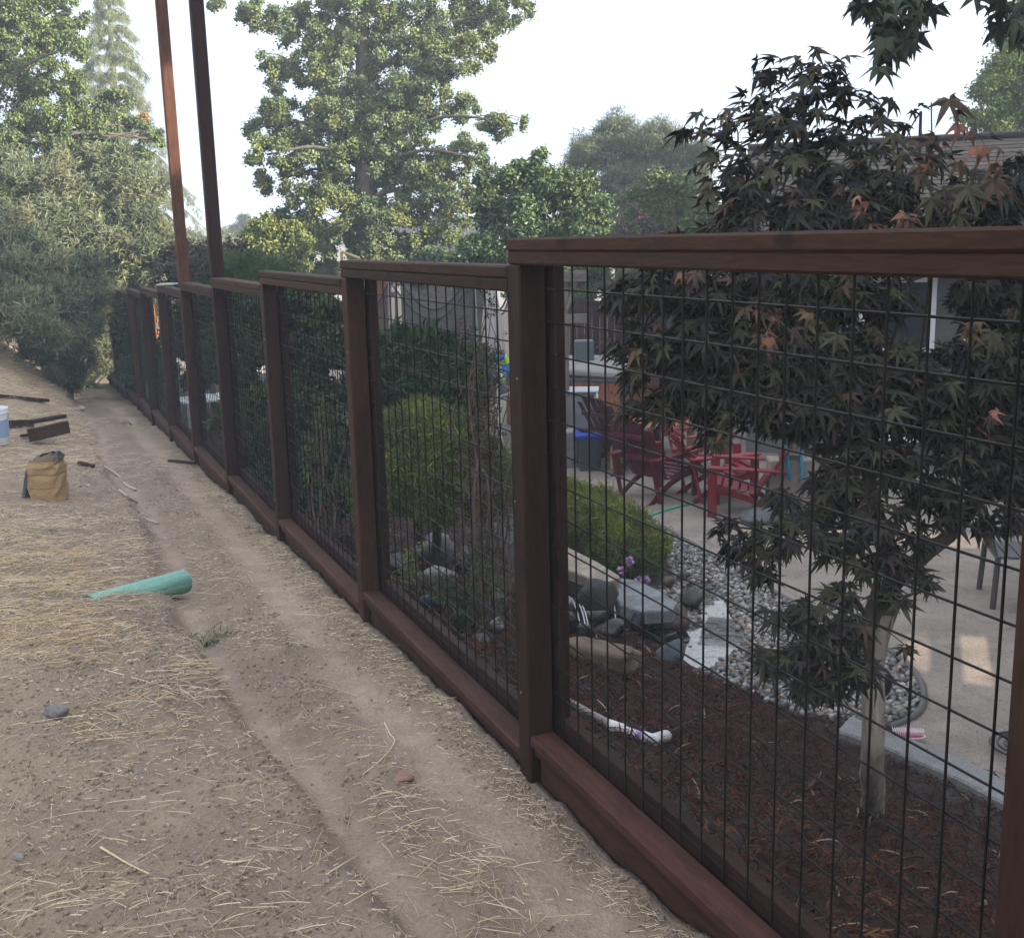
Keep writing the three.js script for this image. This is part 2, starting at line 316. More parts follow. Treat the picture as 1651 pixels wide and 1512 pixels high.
// ---------- the fence ----------
const H0 = 1.778, STEP = 0.0836, LEN = 2.0, NB = 11;
const wireMat = M.wire;
{
  const fence = thing('fence', 'dark brown stained wooden fence with black wire grid panels stepping down the slope', 'fence');
  const top = (k) => H0 - STEP * k, bot = (k) => 0.172 - 0.080 * k, W = 0.089;
  const st = (i) => M.stain[((i % 3) + 3) % 3];
  for (let k = -1; k <= NB; k++) {
    const y0 = slopeZ(-LEN * k) - 0.35, y1 = top(k) - 0.082;
    const h = y1 - y0;
    part('post', boardAt(W, h, W, W / 2, (y0 + y1) / 2, -LEN * k + W / 2, 0.005), st(k + 1), fence);
  }
  const cross = (a, b, r) => { const g = new THREE.CylinderGeometry(r, r, a.distanceTo(b), 6, 1, true); g.rotateX(Math.PI / 2); g.lookAt(b.clone().sub(a)); return g.translate((a.x + b.x) / 2, (a.y + b.y) / 2, (a.z + b.z) / 2); };
  for (let k = -1; k <= NB - 0; k++) {
    if (k === NB) break;
    // bay between post k (lower, far) ... and post k-1 (near); its own level
    const za = -LEN * k, zb = -LEN * (k - 1), L = zb - za, zc = (za + zb) / 2, t = top(k), bm = bot(k), zi0 = za + W, zi1 = zb;
    part('cap_rail', boardAt(0.094, 0.040, L - 0.002, 0.045, t - 0.020, zc, 0.006), st(k + 2), fence);
    part('top_rail', boardAt(W, 0.041, L - 0.003, W / 2 + 0.0005, t - 0.0605, zc + 0.0, 0.006), st(k + 3), fence);
    const li = zi1 - zi0 - 0.003, ci = (zi0 + zi1) / 2;
    part('bottom_rail', boardAt(W, 0.040, li, W / 2, bm - 0.020, ci, 0.007), M.rail[(k + 2) % 2], fence);
    part('rail_strip', boardAt(0.07, 0.036, li, 0.05, bm - 0.058, ci, 0.004), st(k + 6), fence);
    part('kick_board', boardAt(0.036, 0.36, li, 0.055, bm - 0.076 - 0.18, ci, 0.003), M.kick, fence);
    const mx = W + 0.006, hi = t - 0.081, lo = bm;
    part('back_stile', boardAt(0.038, hi - lo + 0.05, 0.07, mx + 0.024, (hi + lo) / 2, zi0 + 0.036 - 0.04, 0.003), M.stainDark, fence);
    part('back_stile', boardAt(0.038, hi - lo + 0.05, 0.07, mx + 0.024, (hi + lo) / 2, zi1 - 0.036 + 0.04, 0.003), M.stainDark, fence);
    part('back_sill', boardAt(0.038, 0.085, li - 0.066, mx + 0.024, bm + 0.012, ci, 0.003), M.stainDark, fence);
    // square wire grid
    const wires = [];
    for (let z = zi0 + 0.075; z < zi1 - 0.02; z += 0.1016) { const b = (hash(Math.round(z * 50), k, 2) - 0.5) * 0.004; wires.push(cross(V(mx - 0.003 + b, lo - 0.012, z), V(mx - 0.003 + b, hi + 0.015, z + b), 0.0029)); }
    for (let y = hi - 0.075; y > lo + 0.01; y -= 0.1016) wires.push(cross(V(mx + 0.0028, y, zi0 - 0.01), V(mx + 0.0028, y + (hash(Math.round(y * 50), k, 3) - 0.5) * 0.006, zi1 + 0.005), 0.0029));
    if (k <= 4) { const pnl = new THREE.Group(); pnl.name = 'wire_panel'; fence.add(pnl); for (const w of wires) part('wire', w, wireMat, pnl); }
    else part('wire_panel', mergeGeometries(wires), wireMat, fence);
  }
  // nail heads on the near post and rails
  const nail = new THREE.CylinderGeometry(0.004, 0.004, 0.003, 8).rotateZ(Math.PI / 2);
  const nm = S(C(0.35, 0.34, 0.33), { roughness: 0.4, metalness: 0.8 });
  for (let k = 0; k <= 2; k++) for (const [y, dz] of [[0.95, 0.02], [0.30, 0.03], [1.35, 0.06]]) part('nail', nail.clone().translate(-0.0012, y - STEP * k, -LEN * k + dz), nm, fence);
}
for (const [k, label] of [[3, 'right one of the two tall brown posts rising from the fence, all in shade'], [4, 'left one of the two tall brown posts rising from the fence, its stain lightened all over to suggest sunlight']]) {
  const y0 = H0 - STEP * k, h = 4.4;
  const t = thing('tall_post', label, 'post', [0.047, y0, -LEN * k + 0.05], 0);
  part('shaft', boardAt(0.10, h, 0.10, 0, h / 2 + 0.001, 0, 0.006), k === 4 ? wood(C(0.11, 0.048, 0.032)) : M.stain[1], t);  // left shaft coloured lighter and more orange to stand in for sunlight
}
// ---------- foliage tools ----------
function leafShape(lobes, notch = 0.3, droop = 0.28, width = 8) {   // palmate leaf, petiole at the origin, tip along +y
  const pos = [], o = [0, 0.02, 0.03];
  const pt = (r, deg) => { const a = (deg * Math.PI) / 180; const x = Math.sin(a) * r, y = Math.cos(a) * r; return [x, y, -droop * r * r + 0.05 * Math.sin(a * 5)]; };
  for (let i = 0; i < lobes.length; i++) {
    const [a, len] = lobes[i], pa = i ? (a + lobes[i - 1][0]) / 2 : a - 22, na = i < lobes.length - 1 ? (a + lobes[i + 1][0]) / 2 : a + 22;
    const n0 = pt(notch * (i ? 1 : 0.5), pa), n1 = pt(notch * (i < lobes.length - 1 ? 1 : 0.5), na), s0 = pt(len * 0.56, a - width), s1 = pt(len * 0.56, a + width), tip = pt(len, a), mid = pt(len * 0.5, a); mid[2] += 0.035;
    for (const t of [[o, n0, mid], [n0, s0, mid], [s0, tip, mid], [mid, tip, s1], [mid, s1, n1], [o, mid, n1]]) for (const p of t) pos.push(...p);
  }
  const g = new THREE.BufferGeometry(); g.setAttribute('position', new THREE.Float32BufferAttribute(pos, 3)); 
  g.setAttribute('uv', new THREE.Float32BufferAttribute(new Float32Array((pos.length / 3) * 2), 2)); g.computeVertexNormals(); return g;
}
const mapleLeaf = [
  leafShape([[-122, 0.36], [-82, 0.68], [-41, 0.92], [0, 1], [41, 0.92], [82, 0.68], [122, 0.36]], 0.29, 0.3, 8.5),
  leafShape([[-118, 0.3], [-78, 0.62], [-38, 0.88], [2, 1], [42, 0.84], [84, 0.62], [124, 0.32]], 0.31, 0.5, 9.5),
  leafShape([[-125, 0.32], [-86, 0.7], [-44, 0.9], [-2, 1], [38, 0.95], [80, 0.7], [118, 0.34]], 0.28, 0.12, 8.5),
];
const starLeaf = leafShape([[-105, 0.6], [-52, 0.92], [0, 1], [52, 0.92], [105, 0.6]], 0.36, 0.35, 13);
const curledLeaf = leafShape([[-100, 0.5], [-55, 0.8], [0, 0.9], [55, 0.8], [100, 0.5]], 0.4, 1.3, 14);
// a spray of small leaves around the origin, radius about 1
function spray(n, len, wid, seed, { up = 0, thin = false, spread = 1 } = {}) {
  const pos = []; const s0 = SEED; SEED = seed;
  for (let i = 0; i < n; i++) {
    const p = V(gauss(), gauss(), gauss()).multiplyScalar(0.62 * spread); const d = V(gauss(), gauss() + up, gauss()).normalize(), nn = V(gauss(), gauss() + 0.6, gauss()); nn.addScaledVector(d, -nn.dot(d)).normalize();
    const s = d.clone().cross(nn), L = len * rr(0.7, 1.3), w = wid * rr(0.75, 1.25);
    const b = p.clone(), t = p.clone().addScaledVector(d, L).addScaledVector(nn, -L * 0.18), m = p.clone().addScaledVector(d, L * 0.45).addScaledVector(nn, -w * 0.18);
    const l = p.clone().addScaledVector(d, L * 0.5).addScaledVector(s, w / 2).addScaledVector(nn, w * 0.1), r = p.clone().addScaledVector(d, L * 0.5).addScaledVector(s, -w / 2).addScaledVector(nn, w * 0.1);
    const T = thin ? [[b, l, t], [b, t, r]] : [[b, l, m], [m, l, t], [b, m, r], [m, t, r]];
    for (const tr of T) for (const q of tr) pos.push(q.x, q.y, q.z);
  }
  SEED = s0;
  const g = new THREE.BufferGeometry(); g.setAttribute('position', new THREE.Float32BufferAttribute(pos, 3)); g.setAttribute('uv', new THREE.Float32BufferAttribute(new Float32Array((pos.length / 3) * 2), 2)); g.computeVertexNormals(); return g;
}
const blobAt = (px, py, D, r, sy = 1, sz = 0.8) => { const c = dep(px, py, D), R = (r * D) / F; return { c, r: R, sy, sz }; };
const GAPS = [[onY(1512, 1056, PATIO), 0.72], [onY(1500, 878, PATIO), 0.72], [V(0.05, 2.85, -7.9), 0.62], [dep(600, 505, 20.6), 0.75], [dep(246, 517, 18.6), 0.5], [dep(975, 648, 15.6), 0.55]]; const inGap = (p) => GAPS.some(([o, r]) => { const d = p.clone().sub(o), t = d.dot(SUN); return t > 0 && d.addScaledVector(SUN, -t).length() < r; });   // crown openings cut along the sun direction so chosen spots are lit
// leaf sprays gathered in clumps through a set of blobs: returns matrices
function crown(blobs, n, size, tint, { clump = 0.3, perClump = 26, shell = 0.5, flat = 1, tintVar = 0.25 } = {}) {
  const list = [], tot = blobs.reduce((a, b) => a + b.r * b.r, 0);
  for (const b of blobs) {
    const m = Math.max(4, Math.round((n * b.r * b.r) / tot)), nc = Math.max(3, Math.round(m / perClump)), cl = [];
    for (let i = 0; i < nc; i++) { const d = V(gauss(), gauss(), gauss()).normalize().multiplyScalar(b.r * Math.pow(rr(shell ** 2, 1), 0.5)); d.y *= b.sy; const col = tint(d, b).clone().multiplyScalar(1 + (rnd() - 0.5) * 2 * tintVar); cl.push([d, col]); }
    for (let i = 0; i < m; i++) {
      const [d, col] = cl[(rnd() * nc) | 0], k = b.r * clump;
      const p = b.c.clone().add(d).add(V(gauss() * k, gauss() * k * 0.7 * flat, gauss() * k));
      if (GAPS.length && inGap(p)) continue;
      list.push([mat4(p, [rr(-1, 1), rr(0, 6.28), rr(-1, 1)], size * rr(0.7, 1.3)), col.clone().multiplyScalar(rr(0.82, 1.18))]);
    }
  }
  return list;
}
function tree({ name, label, category = 'tree', group, trunk, r0, r1 = 0.05, barkM, blobs, n, size, geo, mat, tint, opt, limbs = 0.5, base, crownName = 'crown', extra }) {
  const b = base ?? trunk[0].clone(); const t = thing(name, label, category, b, 0, group), off = b.clone().negate();
  const gs = [limb(trunk.map((p) => p.clone().add(off)), r0, r1, 9, 5, 0.35)];
  for (const bl of blobs) if (rnd() < limbs) {
    const k = clamp((bl.c.y - 0.35 * bl.c.distanceTo(trunk[0]) * 0.3 - trunk[0].y) / (trunk[trunk.length - 1].y - trunk[0].y), 0.12, 0.95) * 0.85;
    const cv = trunk.length > 2 ? new THREE.CatmullRomCurve3(trunk) : new THREE.LineCurve3(trunk[0], trunk[1]); const s = cv.getPoint(k);
    const mid = s.clone().lerp(bl.c, 0.5).add(V(gauss() * 0.1, 0.12 * s.distanceTo(bl.c), gauss() * 0.1)), rr0 = lerp(r0, r1, k) * 0.26;
    gs.push(limb([s, mid, bl.c.clone()].map((p) => p.clone().add(off)), rr0, rr0 * 0.3, 6, 4, 0.3));
    for (let i = 0; i < 5; i++) { const e = bl.c.clone().add(V(gauss(), gauss(), gauss()).normalize().multiplyScalar(bl.r * 0.8)), s2 = mid.clone().lerp(bl.c, rr(0.2, 0.95)); gs.push(limb([s2, s2.clone().lerp(e, 0.5).add(V(gauss() * 0.08, 0.08, gauss() * 0.08)), e].map((p) => p.clone().add(off)), rr0 * 0.24, 0.004, 5, 3, 0.2)); }
  }
  part('trunk', mergeGeometries(gs), barkM, t);
  const list = crown(blobs, n, size, tint, opt); const inv = new THREE.Matrix4().makeTranslation(off.x, off.y, off.z);
  inst(crownName, geo, mat, list.map(([m, c]) => [inv.clone().multiply(m), c]), t, 'stuff');
  if (extra) extra(t, off);
  return t;
}
const pick = (...cs) => (d, b) => cs[(rnd() * cs.length) | 0];
const OAK = spray(12, 0.62, 0.40, 11), OAK2 = spray(14, 0.52, 0.34, 12), NARROW = spray(16, 0.95, 0.15, 13, { thin: true }), ROUND = spray(12, 0.55, 0.4, 14), FINE = spray(26, 0.6, 0.07, 15, { thin: true, up: 1.1, spread: 0.8 }), FEATHER = spray(26, 0.62, 0.075, 16, { thin: true, up: 0.5 });
const barkGrey = bark(C(0.13, 0.115, 0.10)), barkBrown = bark(C(0.10, 0.07, 0.05)), barkPale = bark(C(0.26, 0.235, 0.205)), barkDark = bark(C(0.05, 0.04, 0.035));
const lm = leafM(0xffffff), lmGloss = leafM(0xffffff, { roughness: 0.45 });
const gy = (x, z) => groundY(x, z);
const foot = (px, D) => { const p = dep(px, 420, D); p.y = gy(p.x, p.z) - 0.1; return p; };

// ---------- big trees ----------
{ // the tall oak behind the fence, middle of the picture
  const D = 21, b = [];
  const B = (x, y, r, d = 0, sy = 0.85) => b.push(blobAt(x, y, D + d, r, sy));
  [[590, 20, 75], [500, 40, 60], [430, 20, 42, -1], [680, 40, 70], [760, 30, 55, 1], [820, 20, 40], [540, 110, 70], [640, 120, 75], [720, 95, 52], [450, 105, 40], [770, 80, 36, -1],
   [480, 190, 62], [560, 200, 75], [640, 200, 70], [700, 170, 48], [415, 205, 34], [430, 250, 38, -1], [745, 175, 30], [800, 205, 34, -1, 0.5], [835, 200, 16, -1, 0.6], [500, 270, 64], [590, 290, 78], [680, 275, 62], [745, 250, 44], [790, 262, 26, -1, 0.6],
   [450, 290, 36], [480, 330, 44], [540, 360, 66], [630, 370, 70], [700, 345, 58], [745, 325, 40], [600, 430, 60], [500, 420, 46, 1], [690, 420, 54], [395, 15, 30, -1, 0.6], [345, 8, 18, -1, 0.5], [730, -60, 80], [560, -70, 90], [650, -120, 90], [440, -60, 60], [830, -50, 40]].forEach((a) => B(...a));
  const f = foot(590, D); const pts = [f, dep(588, 300, D), dep(583, 100, D), dep(600, -140, D)];
  tree({ name: 'oak_tree', label: 'tall leafy oak standing behind the middle of the fence against the bright sky', trunk: pts, r0: 0.26, r1: 0.07, barkM: barkGrey, blobs: b, n: 23000, size: 0.098, geo: OAK, mat: lm,
    tint: pick(C(0.145, 0.19, 0.075), C(0.12, 0.17, 0.08), C(0.175, 0.205, 0.075), C(0.095, 0.14, 0.075), C(0.14, 0.18, 0.085)), opt: { clump: 0.145, perClump: 17, shell: 0.35 }, limbs: 0.4 });
}
{ // oak on the left edge
  const D = 19, b = [];
  const B = (x, y, r, d = 0, sy = 0.85) => b.push(blobAt(x, y, D + d, r, sy));
  [[30, 30, 62], [-40, 60, 80], [95, 55, 42], [60, 110, 56], [120, 75, 30, -1], [100, 10, 30], [0, 140, 60], [70, 175, 46], [110, 130, 30], [20, 220, 46], [80, 215, 34], [-30, 250, 60], [15, 320, 40], [60, 345, 32], [-60, -30, 90], [40, -60, 70], [10, 395, 55], [-50, 360, 70], [150, 210, 40, 1.5], [180, 170, 34, 2], [215, 205, 32, 2], [165, 260, 38, 2], [215, 260, 32, 2.2], [130, 175, 30, 1], [250, 225, 18, 2], [140, 30, 16, 0]].forEach((a) => B(...a));
  const f = foot(-60, D);
  tree({ name: 'oak_tree', label: 'broad oak at the left edge with a few orange leaves among the green', trunk: [f, dep(-50, 300, D), dep(-20, 100, D), dep(20, -100, D)], r0: 0.3, r1: 0.08, barkM: barkGrey, blobs: b, n: 10500, size: 0.10, geo: OAK2, mat: lm,
    tint: (d) => (rnd() < 0.008 ? C(0.30, 0.15, 0.05) : rnd() < 0.5 ? C(0.125, 0.17, 0.06) : C(0.095, 0.14, 0.06)), opt: { clump: 0.15, perClump: 13, shell: 0.35, tintVar: 0.3 }, limbs: 0.7 });
}
{ // drooping cedar
  const D = 30, f = foot(190, D), b = f.clone(), t = thing('cedar_tree', 'pale drooping cedar with a pointed top behind the left oak', 'tree', b), off = b.clone().negate();
  const topP = dep(172, -60, D), gs = [limb([f, f.clone().lerp(topP, 0.5), topP].map((p) => p.clone().add(off)), 0.28, 0.03, 8, 5, 0.2)], list = [];
  const Hh = topP.y - f.y;
  for (let i = 0; i < 230; i++) {
    const k = 0.16 + 0.038 * Math.floor(i / 10.4) + rr(-0.006, 0.006), s = f.clone().lerp(topP, k), a = rnd() * 6.28, reach = Math.max(0.25, (1.03 - k) * 3.5) * rr(0.7, 1.1);
    const dir = V(Math.cos(a), 0, Math.sin(a)), m = s.clone().addScaledVector(dir, reach * 0.5).add(V(0, 0.10 * reach, 0)), e = s.clone().addScaledVector(dir, reach).add(V(0, -0.34 * reach, 0));
    gs.push(limb([s, m, e].map((p) => p.clone().add(off)), 0.035 * (1.2 - k), 0.006, 4, 4));
    const cv = new THREE.CatmullRomCurve3([s, m, e]);
    for (let j = 0; j < 14 + reach * 13; j++) { const u = Math.pow(rnd(), 0.6), p = cv.getPoint(u).add(off).add(V(gauss() * 0.07, -rnd() * 0.13 * (0.4 + u), gauss() * 0.07)); list.push([mat4(p, [rr(-0.4, 0.4), rr(0, 6.28), rr(-0.4, 0.4)], V(0.10, -0.15, 0.10).multiplyScalar(rr(0.7, 1.25))), C(0.16, 0.195, 0.10).multiplyScalar(rr(0.75, 1.3))]); }
  }
  part('trunk', mergeGeometries(gs), barkBrown, t); inst('crown', FINE, lm, list, t, 'stuff');
}
{ // grey-green narrow-leaved shrub that closes the end of the dirt strip
  const D = 20, b = [];
  [[60, 300, 60, -1], [130, 290, 55], [190, 270, 45], [230, 310, 45], [30, 380, 70, -2], [110, 370, 75], [190, 370, 68], [240, 390, 40], [20, 460, 70, -3], [90, 460, 75, -2], [150, 450, 55, 1.5], [215, 440, 40, 2], [20, 500, 50, -4], [60, 520, 44, -4], [105, 525, 46, -2], [140, 530, 30, 1.5], [118, 575, 28, -1], [-40, 420, 80, -3], [140, 235, 34, 0.5], [145, 585, 16, 2], [85, 550, 30, -3], [140, 480, 40, 1], [112, 598, 30, -1], [82, 585, 24, -2], [135, 612, 16, 1], [50, 555, 24, -3], [165, 590, 17, 1.5], [158, 560, 18, 1.5]].forEach((a) => b.push(blobAt(a[0], a[1], D + (a[3] ?? 0), a[2], 0.9)));
  const f = dep(110, 605, D - 1); f.y = gy(f.x, f.z) - 0.1;
  tree({ name: 'willow_shrub', label: 'large grey-green shrub with narrow leaves at the far end of the dirt strip', category: 'shrub', trunk: [f, dep(100, 500, D - 1), dep(120, 330, D)], r0: 0.06, r1: 0.02, barkM: barkBrown, blobs: b, n: 14500, size: 0.125, geo: NARROW, mat: lm,
    tint: pick(C(0.14, 0.165, 0.095), C(0.12, 0.148, 0.085), C(0.165, 0.182, 0.10), C(0.105, 0.135, 0.08)), opt: { clump: 0.30, perClump: 30, shell: 0.3, tintVar: 0.2 }, limbs: 0.8 });
}
const shrub = (name, label, px, D, blobs, n, size, geo, tint, opt = {}, stem = barkBrown, group) => {
  const f = foot(px, D), bs = blobs.map((a) => blobAt(a[0], a[1], D + (a[3] ?? 0), a[2], a[4] ?? 0.85));
  const top = bs.reduce((m, b) => (b.c.y > m.c.y ? b : m), bs[0]);
  return tree({ name, label, category: name.includes('tree') ? 'tree' : 'shrub', group, trunk: [f, f.clone().lerp(top.c, 0.5).add(V(gauss() * 0.1, 0, gauss() * 0.1)), top.c.clone()], r0: opt.r0 ?? 0.05, r1: 0.015, barkM: stem, blobs: bs, n, size, geo, mat: opt.mat ?? lm, tint, opt: { clump: 0.34, perClump: 24, shell: 0.25, ...opt }, limbs: opt.limbs ?? 0.7, crownName: 'foliage' });
};
shrub('round_shrub', 'dark reddish round shrub behind the fence at the foot of the tall posts', 330, 15, [[310, 425, 44], [350, 425, 46], [385, 435, 34], [290, 440, 26], [330, 460, 60], [400, 470, 50]], 2600, 0.09, ROUND, pick(C(0.055, 0.06, 0.035), C(0.07, 0.05, 0.04), C(0.05, 0.055, 0.03)));
shrub('fern_shrub', 'feathery bright green shrub spilling over the top of the fence beside the tall posts', 405, 13, [[380, 425, 22], [405, 430, 26], [430, 436, 24], [350, 418, 10, -1.2], [455, 446, 14], [420, 470, 40]], 1600, 0.085, FEATHER, pick(C(0.06, 0.115, 0.04), C(0.07, 0.12, 0.045)));
shrub('small_tree', 'sunlit yellow-green bush left of the oak above the fence', 450, 19, [[430, 372, 24], [410, 385, 20], [455, 385, 30], [425, 400, 26], [470, 410, 34], [440, 430, 30], [395, 400, 16]], 2000, 0.12, OAK2, pick(C(0.15, 0.175, 0.05), C(0.13, 0.165, 0.055)), { r0: 0.08 });
shrub('pine_tree', 'hazy small pine on the far slope between the tall posts and the oak', 395, 55, [[395, 362, 13], [408, 368, 12], [384, 372, 10], [398, 378, 18], [420, 376, 12]], 700, 0.3, FEATHER, pick(C(0.05, 0.08, 0.05)), { r0: 0.2 });
shrub('far_tree', 'low hazy trees seen between the two tall posts', 310, 45, [[310, 385, 16], [330, 390, 14], [365, 385, 16], [345, 395, 16], [300, 395, 12], [372, 400, 20]], 800, 0.26, OAK2, pick(C(0.10, 0.12, 0.06), C(0.14, 0.13, 0.05)), { r0: 0.15 });
shrub('small_fir_tree', 'tiny hazy fir tip in the gap right of the oak', 834, 60, [[834, 268, 5, 0, 2], [834, 285, 9, 0, 1.5], [834, 305, 13, 0, 1.2], [834, 340, 18]], 500, 0.22, FEATHER, pick(C(0.05, 0.08, 0.06)), { r0: 0.2 });
shrub('feathery_tree', 'tall pale feathery tree behind the green bush right of the oak', 1010, 24, [[990, 212, 28, 0, 1.2], [950, 250, 36], [1010, 245, 42], [1060, 232, 38], [1120, 260, 34], [1090, 262, 30], [930, 290, 26], [990, 310, 52], [1060, 310, 52], [1110, 290, 28], [1030, 370, 60]], 6400, 0.14, FEATHER, pick(C(0.13, 0.165, 0.10), C(0.15, 0.18, 0.11)), { r0: 0.14, clump: 0.4, perClump: 14 });
shrub('bay_tree', 'glossy green leafy bush standing right of the oak behind the fence', 870, 17, [[872, 258, 16], [835, 285, 26], [800, 305, 30], [868, 300, 30], [925, 300, 34], [840, 330, 38], [900, 320, 40], [800, 340, 32], [940, 350, 46], [860, 385, 52], [790, 400, 44], [930, 410, 50], [760, 430, 40], [850, 440, 50]], 5600, 0.105, ROUND, pick(C(0.075, 0.12, 0.05), C(0.095, 0.135, 0.05), C(0.06, 0.10, 0.045)), { r0: 0.1, mat: lmGloss });
shrub('leafy_tree', 'bright green tree in front of the pale feathery tree', 1070, 19, [[1090, 300, 34], [1040, 320, 40], [1120, 330, 36], [1000, 340, 34], [1070, 360, 46], [1140, 350, 22], [1010, 385, 44], [1110, 385, 44], [960, 380, 34], [1060, 420, 50]], 4600, 0.11, ROUND, pick(C(0.11, 0.16, 0.05), C(0.135, 0.175, 0.05), C(0.09, 0.14, 0.05)), { r0: 0.1, mat: lmGloss });
shrub('leafy_tree', 'sunlit green bush behind the back fence beside the arbour post', 925, 23.5, [[905, 455, 22], [930, 470, 26], [900, 490, 20], [960, 450, 28], [990, 470, 24], [945, 495, 20], [1020, 450, 24]], 1700, 0.12, ROUND, pick(C(0.15, 0.19, 0.06), C(0.12, 0.17, 0.06)));
shrub('smoke_bush', 'dull reddish bush just above the near rail left of the maple', 1040, 22.5, [[1040, 345, 26], [1075, 350, 22], [1020, 365, 20], [1060, 370, 30], [1095, 365, 20]], 900, 0.13, ROUND, pick(C(0.08, 0.05, 0.045), C(0.07, 0.06, 0.04)));
shrub('bright_tree', 'sunlit green tree rising at the right edge behind the house', 1625, 20, [[1630, 110, 40], [1600, 140, 36], [1640, 170, 46], [1590, 190, 34], [1620, 230, 46], [1580, 230, 24], [1650, 60, 40, 1], [1700, 130, 80], [1700, 20, 70]], 4200, 0.12, OAK2, pick(C(0.11, 0.17, 0.04), C(0.14, 0.18, 0.045)), { r0: 0.16 });

// ---------- planting just behind the fence ----------
const dk = pick(C(0.035, 0.06, 0.028), C(0.045, 0.075, 0.03), C(0.03, 0.05, 0.025));
shrub('hedge_shrub', 'dark green leafy hedge shrub behind the third wire panel from the near post', 480, 8.6, [[470, 500, 42], [520, 500, 40], [450, 560, 40], [500, 570, 46], [535, 560, 34], [480, 640, 44], [530, 640, 36], [460, 700, 40], [520, 720, 44], [500, 790, 50], [545, 800, 30]], 5200, 0.07, ROUND, dk, { limbs: 1 });
shrub('hedge_shrub', 'dark green leafy hedge shrub behind the fourth wire panel from the near post', 395, 10.5, [[385, 490, 30], [415, 500, 28], [380, 540, 32], [410, 560, 30], [390, 610, 32], [415, 640, 28], [385, 680, 34], [410, 720, 30], [395, 760, 30]], 3800, 0.075, ROUND, pick(C(0.045, 0.08, 0.03), C(0.06, 0.10, 0.035), C(0.035, 0.06, 0.025)), { limbs: 1 });
shrub('hedge_shrub', 'dark shrub behind the fifth wire panel from the near post', 325, 13, [[320, 490, 26], [335, 530, 24], [312, 560, 22], [335, 590, 24], [315, 610, 18], [340, 560, 18], [300, 520, 16]], 2100, 0.085, ROUND, dk);
shrub('hedge_shrub', 'dark shrub behind the far wire panels near the fence end', 250, 18, [[215, 500, 24], [200, 540, 24], [235, 570, 26], [265, 590, 22], [220, 600, 24], [275, 540, 16], [190, 510, 16]], 1800, 0.11, ROUND, dk);
shrub('hedge_shrub', 'green shrub closing the gap past the last fence post', 185, 24, [[170, 520, 26], [190, 560, 28], [165, 590, 26], [205, 600, 26], [180, 620, 24], [150, 550, 26], [215, 520, 26]], 2200, 0.13, ROUND, pick(C(0.06, 0.09, 0.04), C(0.08, 0.10, 0.045)));
shrub('reed_shrub', 'tall dark green bush with thin leaves behind the second wire panel', 670, 8.6, [[630, 585, 36], [690, 590, 40], [740, 600, 36], [610, 630, 34], [660, 640, 42], [720, 650, 42], [640, 560, 22], [700, 560, 20]], 2600, 0.11, NARROW, pick(C(0.035, 0.075, 0.03), C(0.05, 0.09, 0.04), C(0.03, 0.06, 0.03)), { limbs: 1, clump: 0.6, perClump: 10 });
shrub('juniper_shrub', 'low yellow-green feathery shrub behind the lower half of the second wire panel', 680, 8.2, [[625, 700, 34], [680, 690, 36], [720, 720, 46], [650, 750, 50], [730, 780, 50], [780, 760, 40], [620, 790, 36], [690, 795, 40], [780, 800, 34], [800, 780, 34]], 3600, 0.10, FEATHER, pick(C(0.14, 0.165, 0.04), C(0.105, 0.14, 0.035), C(0.17, 0.185, 0.042)), { clump: 0.55, perClump: 9 });
shrub('heath_shrub', 'bright green mounded shrub of upright sprigs beside the near post, above the flagstone', 960, 10.3, [[915, 815, 36, 0.6], [955, 830, 38, 0.3], [1000, 855, 40], [1030, 885, 34, -0.2], [945, 845, 36], [990, 880, 34, -0.2], [905, 835, 30], [1040, 890, 28, -0.2]], 3600, 0.105, FINE, (d, b) => (d.y > b.r * 0.15 ? C(0.19, 0.21, 0.04) : C(0.11, 0.15, 0.03)), { clump: 0.42, perClump: 9, shell: 0.5 });
